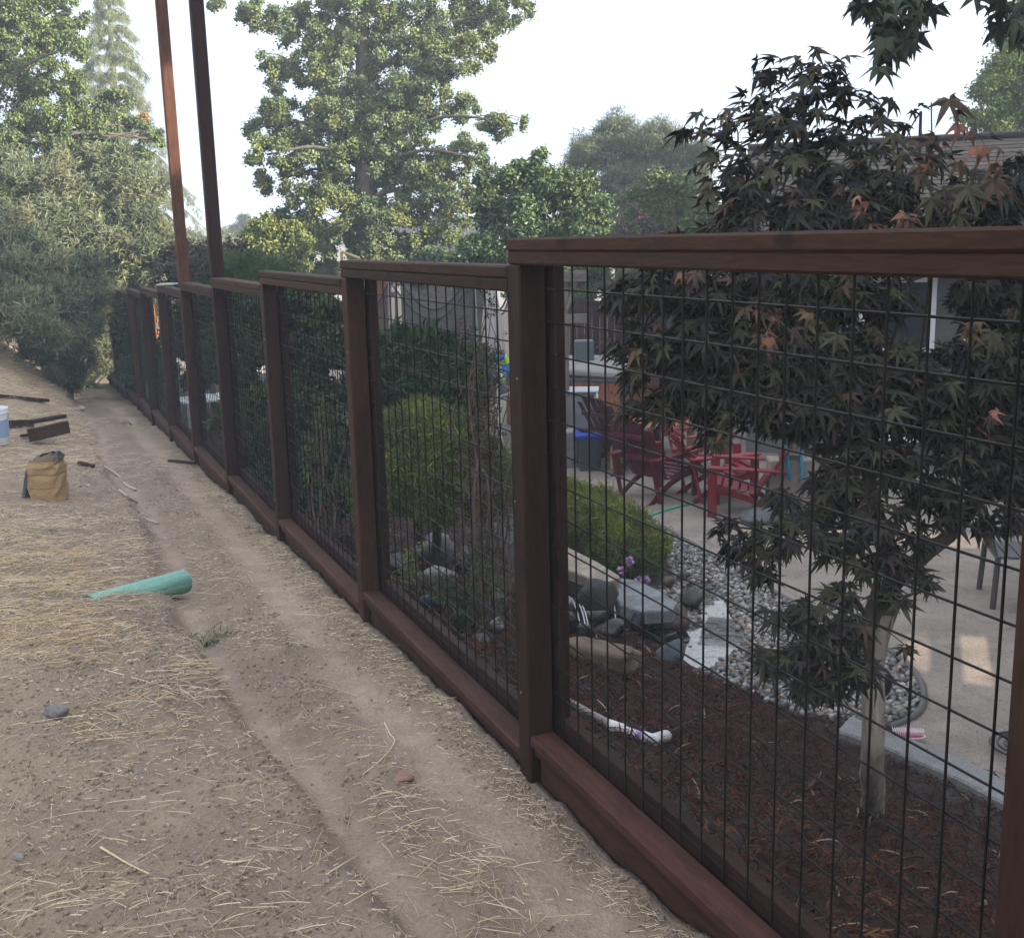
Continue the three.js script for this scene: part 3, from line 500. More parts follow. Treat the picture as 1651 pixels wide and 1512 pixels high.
// ---------- the purple maple in front of the patio, leaf by leaf ----------
const leafBasis = (p, dir, nrm, s) => { const y = dir.clone().normalize(), z = nrm.clone().addScaledVector(y, -nrm.dot(y)).normalize(), x = y.clone().cross(z); return new THREE.Matrix4().makeBasis(x, y, z).scale(V(s, s, s)).setPosition(p); };
const leafMats = [C(0.026, 0.027, 0.018), C(0.047, 0.045, 0.025), C(0.027, 0.024, 0.024), C(0.060, 0.041, 0.031)].map((c) => leafM(c, { roughness: 0.75, specularIntensity: 0.35 }));
const leafSalmon = [leafM(C(0.20, 0.092, 0.066), { roughness: 0.8 }), leafM(C(0.13, 0.088, 0.048), { roughness: 0.8 })];
{
  const D = 4.75, f = onG(1408, 1302), b = f.clone(); b.y -= 0.03;
  const t = thing('maple_tree', 'dark purple-leaved maple with a pale trunk rooted in the mulch behind the near panel', 'tree', b), off = b.clone().negate();
  const L = (a) => a.map(([x, y, d]) => dep(x, y, d ?? D).add(off));
  const gs = [];
  part('trunk', limb([V(0, -0.05, 0), ...L([[1408, 1200], [1410, 1080], [1424, 990]])], 0.054, 0.044, 16, 10, 0.34), bark(C(0.33, 0.28, 0.235)), t); part('root_flare', limb([V(0, -0.06, 0), V(0, 0.02, 0), V(0.004, 0.13, 0)], 0.088, 0.048, 16, 5, 0.5), bark(C(0.25, 0.21, 0.175)), t);
  const up = [];
  const stem = (a, r0, r1, seg = 8) => { const p = L(a); gs.push(limb(p, r0, r1, seg, 5, 0.25)); up.push(p); };
  stem([[1405, 1070], [1398, 1000, 4.7], [1412, 950, 4.7], [1424, 880, 4.7]], 0.03, 0.012);
  stem([[1420, 1012], [1440, 910], [1425, 860], [1405, 800], [1390, 700], [1350, 560], [1310, 420], [1300, 260], [1292, 120]], 0.046, 0.008, 9);
  stem([[1418, 1015], [1432, 950], [1490, 895], [1540, 855], [1580, 790], [1600, 690], [1620, 560]], 0.046, 0.018, 9);
  stem([[1580, 790], [1640, 740], [1720, 640]], 0.025, 0.01);
  stem([[1395, 740], [1430, 600], [1470, 450], [1480, 330], [1485, 180]], 0.022, 0.006);
  stem([[1370, 640], [1270, 540], [1180, 480], [1080, 460]], 0.018, 0.005);
  stem([[1405, 800], [1320, 740], [1220, 660], [1120, 620]], 0.018, 0.005);
  stem([[1425, 860], [1360, 850], [1290, 860], [1190, 850]], 0.013, 0.004);
  stem([[1405, 1010], [1370, 960, 4.6], [1330, 990, 4.5], [1290, 1040, 4.4]], 0.012, 0.004);
  stem([[1320, 430], [1250, 330], [1190, 240], [1120, 205]], 0.014, 0.004);
  stem([[1302, 300], [1360, 220], [1410, 190]], 0.01, 0.004);
  stem([[1470, 450], [1540, 430], [1630, 420]], 0.012, 0.004);
  const bl = [[1240, 110, 26], [1290, 105, 28], [1340, 120, 30], [1370, 160, 36], [1230, 160, 36], [1300, 170, 40], [1180, 200, 32], [1130, 205, 22], [1110, 215, 12], [1250, 220, 50], [1330, 225, 48], [1400, 215, 36], [1420, 180, 14], [1190, 265, 40], [1260, 290, 52], [1340, 300, 52], [1410, 280, 42], [1150, 300, 26], [1200, 330, 40], [1290, 345, 50], [1370, 350, 50], [1440, 320, 36], [1140, 260, 16], [1470, 180, 14], [1455, 240, 14],
    [1480, 280, 30], [1530, 330, 34], [1590, 340, 34], [1640, 330, 36], [1560, 300, 36], [1615, 300, 36], [1500, 255, 20], [1640, 260, 26], [1500, 380, 40], [1440, 390, 50], [1580, 390, 44], [1180, 385, 50], [1090, 400, 34],
    [1010, 480, 34], [990, 560, 16], [1060, 460, 50], [1130, 470, 56], [1200, 470, 56], [1280, 470, 60], [1360, 470, 58], [1430, 480, 44], [1600, 500, 44], [1640, 560, 46], [1555, 470, 26],
    [1030, 610, 24], [1050, 560, 46], [1120, 560, 60], [1200, 560, 60], [1290, 560, 62], [1370, 570, 60], [1450, 590, 56], [1540, 570, 30], [1580, 620, 50], [1640, 640, 46],
    [1100, 640, 44], [1170, 650, 56], [1250, 650, 60], [1330, 660, 60], [1410, 670, 56], [1490, 670, 50], [1560, 690, 46], [1630, 710, 44], [1370, 730, 44], [1440, 745, 40], [1520, 740, 30], [1590, 760, 40], [1640, 790, 34], [1560, 570, 26], [1620, 450, 44], [1600, 580, 50], [1510, 640, 50], [1580, 700, 50], [1640, 740, 40], [1240, 600, 60], [1340, 620, 60], [1420, 630, 56], [1150, 705, 22], [1060, 655, 24], [1020, 660, 16],
    [1400, 850, 40], [1380, 805, 40], [1440, 890, 26], [1550, 800, 40], [1500, 790, 36], [1340, 780, 36], [1620, 840, 26], [1430, 950, 22], [1400, 910, 26], [1625, 480, 44], [1630, 540, 44], [1170, 850, 22], [1200, 880, 34], [1250, 870, 38], [1300, 850, 34], [1230, 920, 22], [1350, 880, 34], [1330, 820, 26], [1260, 800, 24], [1480, 860, 26], [1450, 830, 22], [1530, 830, 26], [1590, 850, 22], [1480, 930, 22], [1460, 970, 12], [1360, 960, 26],
    [1300, 990, 30], [1250, 990, 16], [1340, 1030, 40], [1290, 1060, 40], [1380, 1080, 32], [1240, 1060, 22], [1330, 1100, 30], [1370, 1010, 30], [1460, 1040, 8], [1290, 1110, 18]];
  const all = [], ax = dep(1390, 500, D);
  const tot = bl.reduce((s, a) => s + a[2] * a[2], 0);
  for (const [x, y, r] of bl) {
    const dd = x > 1200 && y > 820 && y < 1120 ? (y > 960 ? 4.45 : 4.65) : D, c = dep(x, y, dd), R = (r * dd) / F, n = Math.max(4, Math.round((6600 * r * r * (y < 320 ? 0.46 : y < 800 ? 1.35 : 0.75)) / tot));
    const deepR = y < 800 ? Math.max(R, 0.16) : R;
    // twig from the nearest stem
    let best = null, bd = 1e9; for (const s of up) for (const q of s) { const q2 = q.clone().sub(off); const d2 = q2.distanceTo(c); if (d2 < bd) { bd = d2; best = q2; } }
    if (bd > 0.05) gs.push(limb([best, best.clone().lerp(c, 0.55).add(V(gauss() * 0.03, 0.05 * bd + gauss() * 0.02, gauss() * 0.03)), c].map((p) => p.clone().add(off)), Math.min(0.008, 0.004 + bd * 0.004), 0.0018, 5, 4));
    for (let i = 0; i < n; i++) {
      const v = V(gauss(), gauss(), gauss()).normalize().multiplyScalar(Math.pow(rnd(), 0.45)); const p = c.clone().addScaledVector(RT, v.x * R).addScaledVector(UP, v.y * R * 0.9).addScaledVector(FW, v.z * deepR * 1.2);
      const out = p.clone().sub(c).setY(0).add(p.clone().sub(ax).setY(0).multiplyScalar(0.25)); if (out.length() < 0.01) out.set(gauss(), 0, gauss()); out.normalize();
      const dir = out.clone().multiplyScalar(rr(0.5, 1)).add(V(gauss() * 0.5, rr(-1.0, 0.25), gauss() * 0.5)), nr = V(gauss() * 0.75 + out.x * 0.5, 0.9, gauss() * 0.75 + out.z * 0.5);
      all.push({ p, dir, nr, s: 0.05 + 0.062 * Math.pow(rnd(), 0.9) * (y > 960 ? 1.1 : 1), g: (rnd() * 3) | 0, m: rnd() < 0.006 ? 4 + ((rnd() * 2) | 0) : rnd() < 0.5 ? 0 : rnd() < 0.45 ? 1 : rnd() < 0.7 ? 2 : 3, d: p.distanceTo(EYE) });
    }
  }
  // big reddish-salmon leaves on the shoots nearest the eye
  for (const [x, y, d, s, m] of [[1530, 160, 3.3, 0.115, 3], [1500, 225, 3.4, 0.10, 2], [1548, 200, 3.3, 0.075, 4], [1480, 270, 3.4, 0.10, 3], [1450, 250, 3.4, 0.09, 1], [1505, 258, 3.4, 0.08, 4], [1545, 262, 3.35, 0.075, 3], [1585, 236, 3.3, 0.085, 4], [1605, 262, 3.3, 0.08, 4], [1600, 290, 3.3, 0.12, 3], [1570, 285, 3.35, 0.09, 1], [1560, 300, 3.3, 0.12, 1], [1500, 320, 3.4, 0.11, 1], [1460, 345, 3.5, 0.085, 4], [1440, 215, 3.5, 0.09, 1], [1420, 190, 3.6, 0.08, 2], [1545, 345, 3.4, 0.10, 1], [1380, 330, 3.7, 0.07, 4], [1250, 505, 4.1, 0.085, 4], [1305, 505, 4.1, 0.07, 5], [1240, 545, 4.0, 0.085, 4], [1120, 440, 4.2, 0.08, 3], [1100, 440, 4.2, 0.065, 4], [1605, 660, 3.9, 0.07, 4], [1600, 535, 3.8, 0.11, 1], [1570, 520, 3.8, 0.10, 5], [1440, 660, 4.0, 0.115, 1], [1350, 540, 4.0, 0.10, 1]]) {
    const p = dep(x, y, d), out = V(gauss(), 0, gauss()).addScaledVector(FW, -0.8).normalize();
    if (m >= 4) for (let i = 0; i < 3; i++) all.push({ p: p.clone().add(V(gauss() * 0.05, gauss() * 0.04, gauss() * 0.05)), dir: V(gauss(), gauss() - 0.3, gauss()), nr: V(gauss(), 0.5, gauss()), s: s * rr(0.45, 0.7), g: 3, m: rnd() < 0.5 ? m : 3, d: p.distanceTo(EYE) - 2 });
    all.push({ p, dir: out.multiplyScalar(0.6).add(V(0, -0.8, 0)), nr: FW.clone().multiplyScalar(-0.8).add(V(0, 0.6, 0)), s: s * (m >= 4 ? 0.72 : 0.95), g: m >= 4 ? 3 : (rnd() * 3) | 0, m, d: p.distanceTo(EYE) - 2 });
  }
  gs.push(limb(L([[1480, 600, 4.3], [1500, 420, 3.6], [1503, 250, 3.4], [1502, 165, 3.35]]), 0.006, 0.002, 6, 5)); gs.push(limb(L([[1500, 420, 3.6], [1555, 320, 3.35], [1580, 250, 3.3]]), 0.005, 0.002, 6, 5)); gs.push(limb(L([[1390, 700, 4.7], [1300, 560, 4.1], [1240, 500, 4.1]]), 0.007, 0.003, 6, 5));
  part('branches', mergeGeometries(gs), bark(C(0.085, 0.07, 0.056)), t);
  all.sort((a, c) => a.d - c.d);
  const geos = [...mapleLeaf, curledLeaf], mats = [...leafMats, ...leafSalmon];
  for (const l of all.slice(0, 290)) { const m = part('leaf', geos[l.g], mats[l.m], t); leafBasis(l.p.clone().add(off), l.dir, l.nr, l.s).decompose(m.position, m.quaternion, m.scale); }
  const rest = all.slice(290); const white = leafM(0xffffff, { roughness: 0.75, specularIntensity: 0.35 });
  for (let g = 0; g < 3; g++) inst('leaves', geos[g], white, rest.filter((l) => l.g === g).map((l) => [leafBasis(l.p.clone().add(off), l.dir, l.nr, l.s), mats[l.m].color.clone().multiplyScalar(rr(0.75, 1.3))]), t, 'stuff');
}
{ // sweetgum whose branches hang into the top right corner; trunk and most of the crown stand right of the frame
  const f = V(6.4, PATIO, 2.2), t = thing('sweetgum_tree', 'tree whose star-leaved branches hang into the top right corner', 'tree', f), off = f.clone().negate();
  const gs = [limb([f, V(6.2, 0.6, 2.1), V(6.0, 2.4, 1.9), V(5.9, 5, 1.8), V(6.0, 8.2, 2)].map((p) => p.clone().add(off)), 0.2, 0.05, 12, 6, 0.3)];
  const all = [], lf = (p, s) => { const o = V(gauss(), 0, gauss()).normalize(); all.push({ p, dir: o.clone().multiplyScalar(0.55).add(V(0, rr(-1.1, -0.2), 0)), nr: o.multiplyScalar(0.6).add(V(gauss() * 0.4, 0.8, gauss() * 0.4)), s, d: p.distanceTo(EYE) }); };
  const br = (pts, r0) => gs.push(limb(pts.map((p) => p.clone().add(off)), r0, 0.004, 7, 6, 0.2));
  const D = 4.6;
  br([V(5.9, 4.2, 1.8), dep(1720, -260, D), dep(1560, -170, D), dep(1480, -60, D), dep(1440, 40, D)], 0.05);
  br([dep(1560, -170, D), dep(1500, -30, D), dep(1475, 60, D)], 0.012); br([dep(1480, -60, D), dep(1410, -20, D), dep(1385, 10, D)], 0.008);
  br([V(5.9, 3.8, 1.8), dep(1760, -120, D), dep(1680, -60, D), dep(1640, 30, D)], 0.04);
  for (const [x, y, r, n] of [[1440, 20, 36, 15], [1410, 5, 24, 7], [1450, 55, 30, 11], [1430, 85, 22, 6], [1470, 30, 26, 9], [1500, 5, 20, 6], [1420, 105, 10, 2], [1468, 70, 14, 3], [1420, 50, 18, 5], [1390, 8, 12, 3], [1460, -20, 50, 16], [1620, 15, 24, 8], [1640, 40, 22, 7], [1615, 40, 10, 2], [1660, 10, 40, 14], [1690, 60, 40, 12], [1630, -20, 40, 10]])
    for (let i = 0; i < n; i++) lf(dep(x + gauss() * r * 0.9, y + gauss() * r * 0.8, D + gauss() * 0.2), rr(0.075, 0.11));
  part('trunk', mergeGeometries(gs), barkGrey, t);
  const lmat = [leafM(C(0.028, 0.04, 0.026)), leafM(C(0.037, 0.047, 0.024))];
  all.sort((a, c) => a.d - c.d).forEach((l, i) => { const m = part('leaf', starLeaf, lmat[i % 2], t); leafBasis(l.p.clone().add(off), l.dir, l.nr, l.s).decompose(m.position, m.quaternion, m.scale); });
  const blobs = [[5.4, 5.6, 3.0, 1.5], [7, 6, 2.6, 1.9], [6.2, 7.4, 1.6, 1.8], [8.2, 5.2, 0.6, 1.6], [5.0, 6.6, 4.4, 1.4], [4.4, 4.9, 4.6, 1.2], [7.6, 4.6, 3.8, 1.5], [6.6, 4.2, 5, 1.5], [8.6, 7, 2, 1.8], [7.8, 3.6, 2.2, 1.2]].map(([x, y, z, r]) => ({ c: V(x, y, z), r, sy: 0.8 }));
  const inv = new THREE.Matrix4().makeTranslation(off.x, off.y, off.z);
  inst('crown', OAK, lm, crown(blobs, 5200, 0.26, pick(C(0.05, 0.075, 0.035), C(0.06, 0.085, 0.035))).map(([m, c]) => [inv.clone().multiply(m), c]), t, 'stuff');
}
// unseen trees added right of the frame, blocking low sun from fence and patio
for (const [x, z, h, s, lab] of [[12.6, -2.3, 9.0, 2.4, 'dense tree added for shade, unseen right of the picture, between patio and house'], [14.6, 3.0, 9.5, 2.7, 'dense tree added for shade, unseen right of the picture, the one nearest the house'], [10.6, 4.2, 9, 2.7, 'dense tree added for shade, unseen right of the picture, next to the sweetgum'], [9.6, 8.6, 9, 2.8, 'dense tree added for shade, unseen right of the picture, behind the camera'], [7.0, 12.6, 9, 2.8, 'dense tree added for shade, unseen right of the picture, farthest behind the camera']]) {
  const f = V(x, PATIO - 0.1, z), bl = [];
  for (let i = 0; i < 13; i++) { const a = i * 2.4, k = i / 12, r = s * (1 - 0.45 * k); bl.push({ c: V(x + Math.cos(a) * r * 0.55, lerp(0.8, h - s * 0.5, k), z + Math.sin(a) * r * 0.55), r: r * 0.62, sy: 1 }); }
  tree({ name: 'added_shade_tree', label: lab, trunk: [f, V(x, h * 0.4, z + 0.2), V(x + 0.2, h * 0.9, z)], r0: 0.3, r1: 0.06, barkM: barkBrown, blobs: bl, n: 5200, size: 0.34, geo: OAK, mat: lm, tint: pick(C(0.06, 0.085, 0.035), C(0.05, 0.08, 0.03)), opt: { clump: 0.4, shell: 0.3 }, limbs: 0.6 });
}
// ---------- rocks, water, pebbles, mulch ----------
const rockCols = { grey: C(0.12, 0.117, 0.114), pale: C(0.33, 0.325, 0.32), blue: C(0.095, 0.11, 0.12), tan: C(0.22, 0.155, 0.11), brown: C(0.12, 0.09, 0.072), pink: C(0.165, 0.115, 0.10), dark: C(0.02, 0.02, 0.022) };
const rockMats = Object.fromEntries(Object.entries(rockCols).map(([k, c]) => [k, rock(c)]));
const wet = P(C(0.010, 0.010, 0.011), { map: rockTex, bumpMap: rep(rockBump, 2), bumpScale: 0.02, roughness: 0.22, specularIntensity: 0.7 });
let rockSeed = 40;
// px, py of the middle; width and height in pixels; depth made from the ground below its foot
function boulder(label, px, py, w, h, mat, { y, depthK = 0.8, rough = 0.45, flat = 0, turn = 0, group } = {}) {
  const f = y === undefined ? onG(px, py + h * 0.42) : onY(px, py + h * 0.42, y);
  const D = f.clone().sub(EYE).dot(FW), s = D / F; const rx = (w * s) / 2, ry = (h * s) / 2;
  const o = lone('boulder', stone(rx, ry * 1.1, rx * depthK, rockSeed++, w > 34 ? 4 : 3, rough, flat), mat, label, 'rock', null, turn - YAW * 0.6, group);
  o.position.copy(f).add(V(0, ry * 0.78, 0)).addScaledVector(FW.clone().setY(0).normalize(), rx * depthK * 0.55);
  return o;
}
boulder('large dark weathered boulder above the little waterfall', 962, 968, 92, 74, rock(C(0.055, 0.052, 0.05)), { rough: 0.34 });
boulder('pale grey boulder cut by the near post, left of the waterfall', 905, 975, 64, 44, rockMats.pale, { flat: 1 });
boulder('pinkish boulder split by a crack at the water edge', 1088, 1002, 74, 56, rockMats.pink);
boulder('brown stone leaning on the pinkish boulder', 1052, 998, 40, 44, rockMats.brown);
boulder('rounded grey-green stone standing in the stream', 1113, 967, 48, 30, rock(C(0.09, 0.088, 0.073)), { y: PATIO + 0.04 });
boulder('small tan stone by the pink flowers', 1079, 938, 28, 20, rockMats.tan, { y: PATIO + 0.03 });
boulder('small dark stone behind the tan one in the stream', 1103, 929, 26, 16, rockMats.grey, { y: PATIO + 0.03 });
boulder('blue-grey angular boulder at the near edge of the water', 1085, 1056, 66, 44, rockMats.blue, { rough: 0.2 });
boulder('long tan boulder along the top of the mulch', 968, 1058, 200, 52, rockMats.tan, { depthK: 0.34, turn: -0.42, rough: 0.75 });
boulder('wet black stone on the left of the waterfall', 912, 1008, 46, 46, wet, {});
boulder('wet black slab under the large boulder', 960, 1000, 60, 30, wet, { rough: 0.4 });
boulder('wet black stone in the middle of the waterfall', 985, 1018, 66, 34, wet, { rough: 0.4 });
boulder('wet black pointed stone at the waterfall lip', 1028, 1008, 34, 46, wet, { rough: 0.5 });
boulder('wet black stone low in the waterfall', 940, 1022, 40, 30, wet, {});
boulder('wet dark stone under the pinkish boulder', 1070, 1028, 70, 22, wet, {});
boulder('grey stone under the maple leaves beside the mulch', 1320, 1128, 44, 30, rockMats.brown, { y: -1.05 });
boulder('bluish stone by the pebbles behind the maple stem', 1357, 1004, 38, 30, rockMats.blue, { y: PATIO + 0.03 });
boulder('dark block of stone right of the maple trunk', 1432, 1102, 26, 40, rockMats.dark, { y: -1.12 });
boulder('small white stone in the mulch at the lower right', 1590, 1460, 14, 16, rockMats.pale, {});
[['pale boulder low behind the second panel, left of the tall stems', 700, 885, 74, 50, 'pale'], ['grey boulder at the left end of the rocks behind the second panel', 640, 912, 60, 46, 'grey'], ['white-grey boulder in the middle behind the second panel', 708, 932, 58, 46, 'pale'], ['brown boulder in the middle behind the second panel', 668, 940, 50, 40, 'brown'], ['pale boulder just left of the near post', 800, 970, 44, 54, 'pale'], ['grey boulder under the tall stems', 752, 905, 60, 50, 'grey'], ['bluish boulder low behind the second panel', 700, 975, 56, 40, 'blue'], ['dark boulder low behind the second panel', 745, 965, 50, 44, 'grey'], ['small pale stone at the foot of the second panel', 695, 1015, 34, 26, 'pale'], ['pale stone by the near post foot behind the wire', 800, 1010, 30, 30, 'pale'], ['grey stone at the lower left behind the second panel', 625, 955, 44, 34, 'grey'], ['pale stone low in the middle behind the second panel', 664, 985, 44, 30, 'pale'], ['pale blue stone right of the bluish boulder', 738, 1002, 46, 34, 'blue'], ['pale boulder above the stone by the near post foot', 778, 932, 46, 42, 'pale'], ['small grey stone nearest the near post at the panel foot', 775, 1034, 34, 26, 'grey']]
  .forEach(([l, x, y, w, h, k]) => boulder(l, x, y, w, h, rockMats[k]));
{ // stepping slabs of the low wall beside the mound shrub
  const slab = (label, px, y, th, mat) => { const pts = px.map(([a, b]) => onY(a, b, y)); lone('flagstone', plane(pts, y, th, '', null, 0.012), mat, label, 'flagstone'); };
  slab('tan flagstone on the low wall behind the near post', [[850, 858], [905, 878], [965, 908], [1000, 930], [975, 946], [930, 925], [880, 905], [850, 892]], -0.93, 0.09, rock(C(0.42, 0.34, 0.27)));
  slab('grey flagstone beside the pink flowers', [[990, 932], [1030, 938], [1060, 952], [1092, 972], [1085, 984], [1040, 988], [1000, 976], [985, 950]], -1.02, 0.10, rock(C(0.25, 0.26, 0.27)));
}
let WATER;
{ // water
  const px = [[1098, 950], [1140, 938], [1165, 962], [1184, 998], [1200, 1025], [1185, 1050], [1140, 1078], [1080, 1086], [1045, 1070], [1030, 1040], [1062, 1022], [1112, 1012], [1130, 985]];
  const c = new THREE.CatmullRomCurve3(px.map(([a, b]) => onY(a, b, PATIO - 0.002)), true).getPoints(70);
  const bumpT = tex(256, 256, (u, v) => g3(pfbm(u * 5, v * 7, 5, 99, 4, 7)), false);
  WATER = c; const g = plane(c, PATIO - 0.002, 0.06, '', null, 0);
  const m = struct('water', g, P(C(0.012, 0.014, 0.016), { roughness: 0.04, bumpMap: rep(bumpT, 3), bumpScale: 0.026, ior: 1.5, clearcoat: 1, clearcoatRoughness: 0.03 }));
}
{ // thin streams over the wet stones
  const wm = P(C(0.85, 0.87, 0.9), { transmission: 0.6, thickness: 0, roughness: 0.15 });
  const gs = []; for (const [x, y, x2, y2] of [[905, 985, 900, 1000], [915, 988, 912, 1006], [935, 1000, 945, 1026], [940, 1002, 950, 1028], [990, 1000, 992, 1012], [1010, 1012, 1030, 1016], [925, 995, 936, 1020]]) { const p = onG(x, y).add(V(-0.05, 0.16, 0.1)), q = onG(x2, y2).add(V(-0.05, 0.1, 0.1)); gs.push(limb([p, p.clone().lerp(q, 0.5).add(V(0, 0.02, 0)), q], 0.008, 0.005, 6, 4)); }
  lone('waterfall', mergeGeometries(gs), wm, 'thin trickles of water running over the wet black stones', 'waterfall');
}
{ // river pebbles
  const poly = [[1030, 830], [1070, 851], [1130, 887], [1190, 923], [1260, 963], [1330, 1001], [1400, 1036], [1448, 1062], [1481, 1096], [1488, 1126], [1474, 1152], [1425, 1165], [1380, 1164], [1290, 1152], [1200, 1112], [1110, 1092], [1040, 1075], [1030, 1030], [1060, 950], [1090, 938], [1075, 905], [1050, 868]].map(([a, b]) => onY(a, b, PATIO));
  const inside = (x, z) => { let r = false; for (let i = 0, j = poly.length - 1; i < poly.length; j = i++) { const a = poly[i], b = poly[j]; if ((a.z > z) !== (b.z > z) && x < ((b.x - a.x) * (z - a.z)) / (b.z - a.z) + a.x) r = !r; } return r; };
  const inWater = (x, z) => { let r = false; for (let i = 0, j = WATER.length - 1; i < WATER.length; j = i++) { const a = WATER[i], b = WATER[j]; if ((a.z > z) !== (b.z > z) && x < ((b.x - a.x) * (z - a.z)) / (b.z - a.z) + a.x) r = !r; } return r; };
  const bed = struct('pebble_bed', plane(poly, PATIO - 0.015, 0.1, '', null, 0), S(C(0.10, 0.095, 0.09), { map: earthTex, roughness: 1 }));
  const geos = [1, 2, 3, 4].map((i) => stone(1, 0.62, 0.8, 300 + i, 2, 0.18)), cols = [C(0.24, 0.215, 0.185), C(0.17, 0.157, 0.143), C(0.11, 0.105, 0.10), C(0.19, 0.145, 0.11), C(0.075, 0.075, 0.078), C(0.31, 0.29, 0.265)], mats = cols.map((c) => S(c, { roughness: 0.8 }));
  const all = [], cell = 0.043, x0 = Math.min(...poly.map((p) => p.x)), x1 = Math.max(...poly.map((p) => p.x)), z0 = Math.min(...poly.map((p) => p.z)), z1 = Math.max(...poly.map((p) => p.z));
  for (let x = x0; x < x1; x += cell) for (let z = z0; z < z1; z += cell) for (let l = 0; l < 2; l++) { const px = x + rr(-0.03, 0.03), pz = z + rr(-0.03, 0.03); if (!inside(px, pz) || (inWater(px, pz) && rnd() > 0.012)) continue; const s = rr(0.017, 0.036); all.push({ p: V(px, PATIO - 0.012 + l * 0.016 + rr(0, 0.012), pz), s, e: [rr(-0.4, 0.4), rr(0, 6.28), rr(-0.4, 0.4)], g: (rnd() * 4) | 0, c: (rnd() * 6) | 0, d: Math.hypot(px - EYE.x, pz - EYE.z) / s }); }
  all.sort((a, b) => a.d - b.d);
  for (const q of all.slice(0, 300)) { const m = part('pebble', geos[q.g], mats[q.c], bed); mat4(q.p, q.e, q.s).decompose(m.position, m.quaternion, m.scale); }
  const w = S(0xffffff, { roughness: 0.8 });
  for (let g = 0; g < 4; g++) inst('pebbles', geos[g], w, all.slice(300).filter((q) => q.g === g).map((q) => [mat4(q.p, q.e, q.s), cols[q.c].clone().multiplyScalar(rr(0.8, 1.2))]), bed, 'stuff');
}
const strip = (() => { // a short curled fibre along +x, length 1
  const pos = [], n = 3, w = 0.05; const q = (i) => { const t = i / n; return [t - 0.5, 0.12 * Math.sin(t * 3.0), 0.10 * Math.sin(t * 4.3)]; };
  for (let i = 0; i < n; i++) { const a = q(i), b = q(i + 1), wa = w * (i ? 1 : 0.5), wb = w * (i < n - 1 ? 1 : 0.4); const A = [a[0], a[1], a[2] - wa], B = [a[0], a[1] + wa * 0.6, a[2] + wa], Cc = [b[0], b[1] + wb * 0.6, b[2] + wb], Dd = [b[0], b[1], b[2] - wb]; for (const t of [[A, B, Cc], [A, Cc, Dd]]) for (const p of t) pos.push(...p); }
  const g = new THREE.BufferGeometry(); g.setAttribute('position', new THREE.Float32BufferAttribute(pos, 3)); g.computeVertexNormals(); return g;
})();
{ // shredded bark mulch on the garden slope
  const list = [], cs = [C(0.052, 0.0235, 0.016), C(0.034, 0.016, 0.011), C(0.080, 0.036, 0.024), C(0.021, 0.011, 0.009)];
  for (let i = 0; i < 60000; i++) {
    const near = rnd() < 0.75, z = near ? rr(-4.5, 3.2) : rr(-12, -4.5), x = rr(0.13, 2.6 + sst(z, -3.2, -2.2) * 0.55 + sst(z, -1.8, 0) * 0.7);
    const y = yardY(x, z), bare = fbm(x * 2.2, z * 2.2, 91, 3);
    let c = cs[(rnd() * 4) | 0]; const warm = sst(bare, 0.55, 0.68); if (rnd() < warm * 0.5 * sst(z, -0.8, 1)) c = C(0.125, 0.062, 0.03); else if (rnd() < 0.012) c = C(0.26, 0.20, 0.14);
    list.push([mat4(V(x, y + rr(0.0, 0.035), z), [rr(-0.5, 0.5), rr(0, 6.28), rr(-0.6, 0.6)], V(rr(0.035, 0.12), 0.06, rr(0.035, 0.075))), c.clone().multiplyScalar(rr(0.7, 1.3))]);
  }
  const m = inst('mulch', strip, P(0xffffff, { roughness: 1, specularIntensity: 0.1, side: THREE.DoubleSide }), list, scene, 'stuff'); m.userData.label = 'dark shredded bark mulch covering the garden slope'; m.userData.category = 'mulch';
}
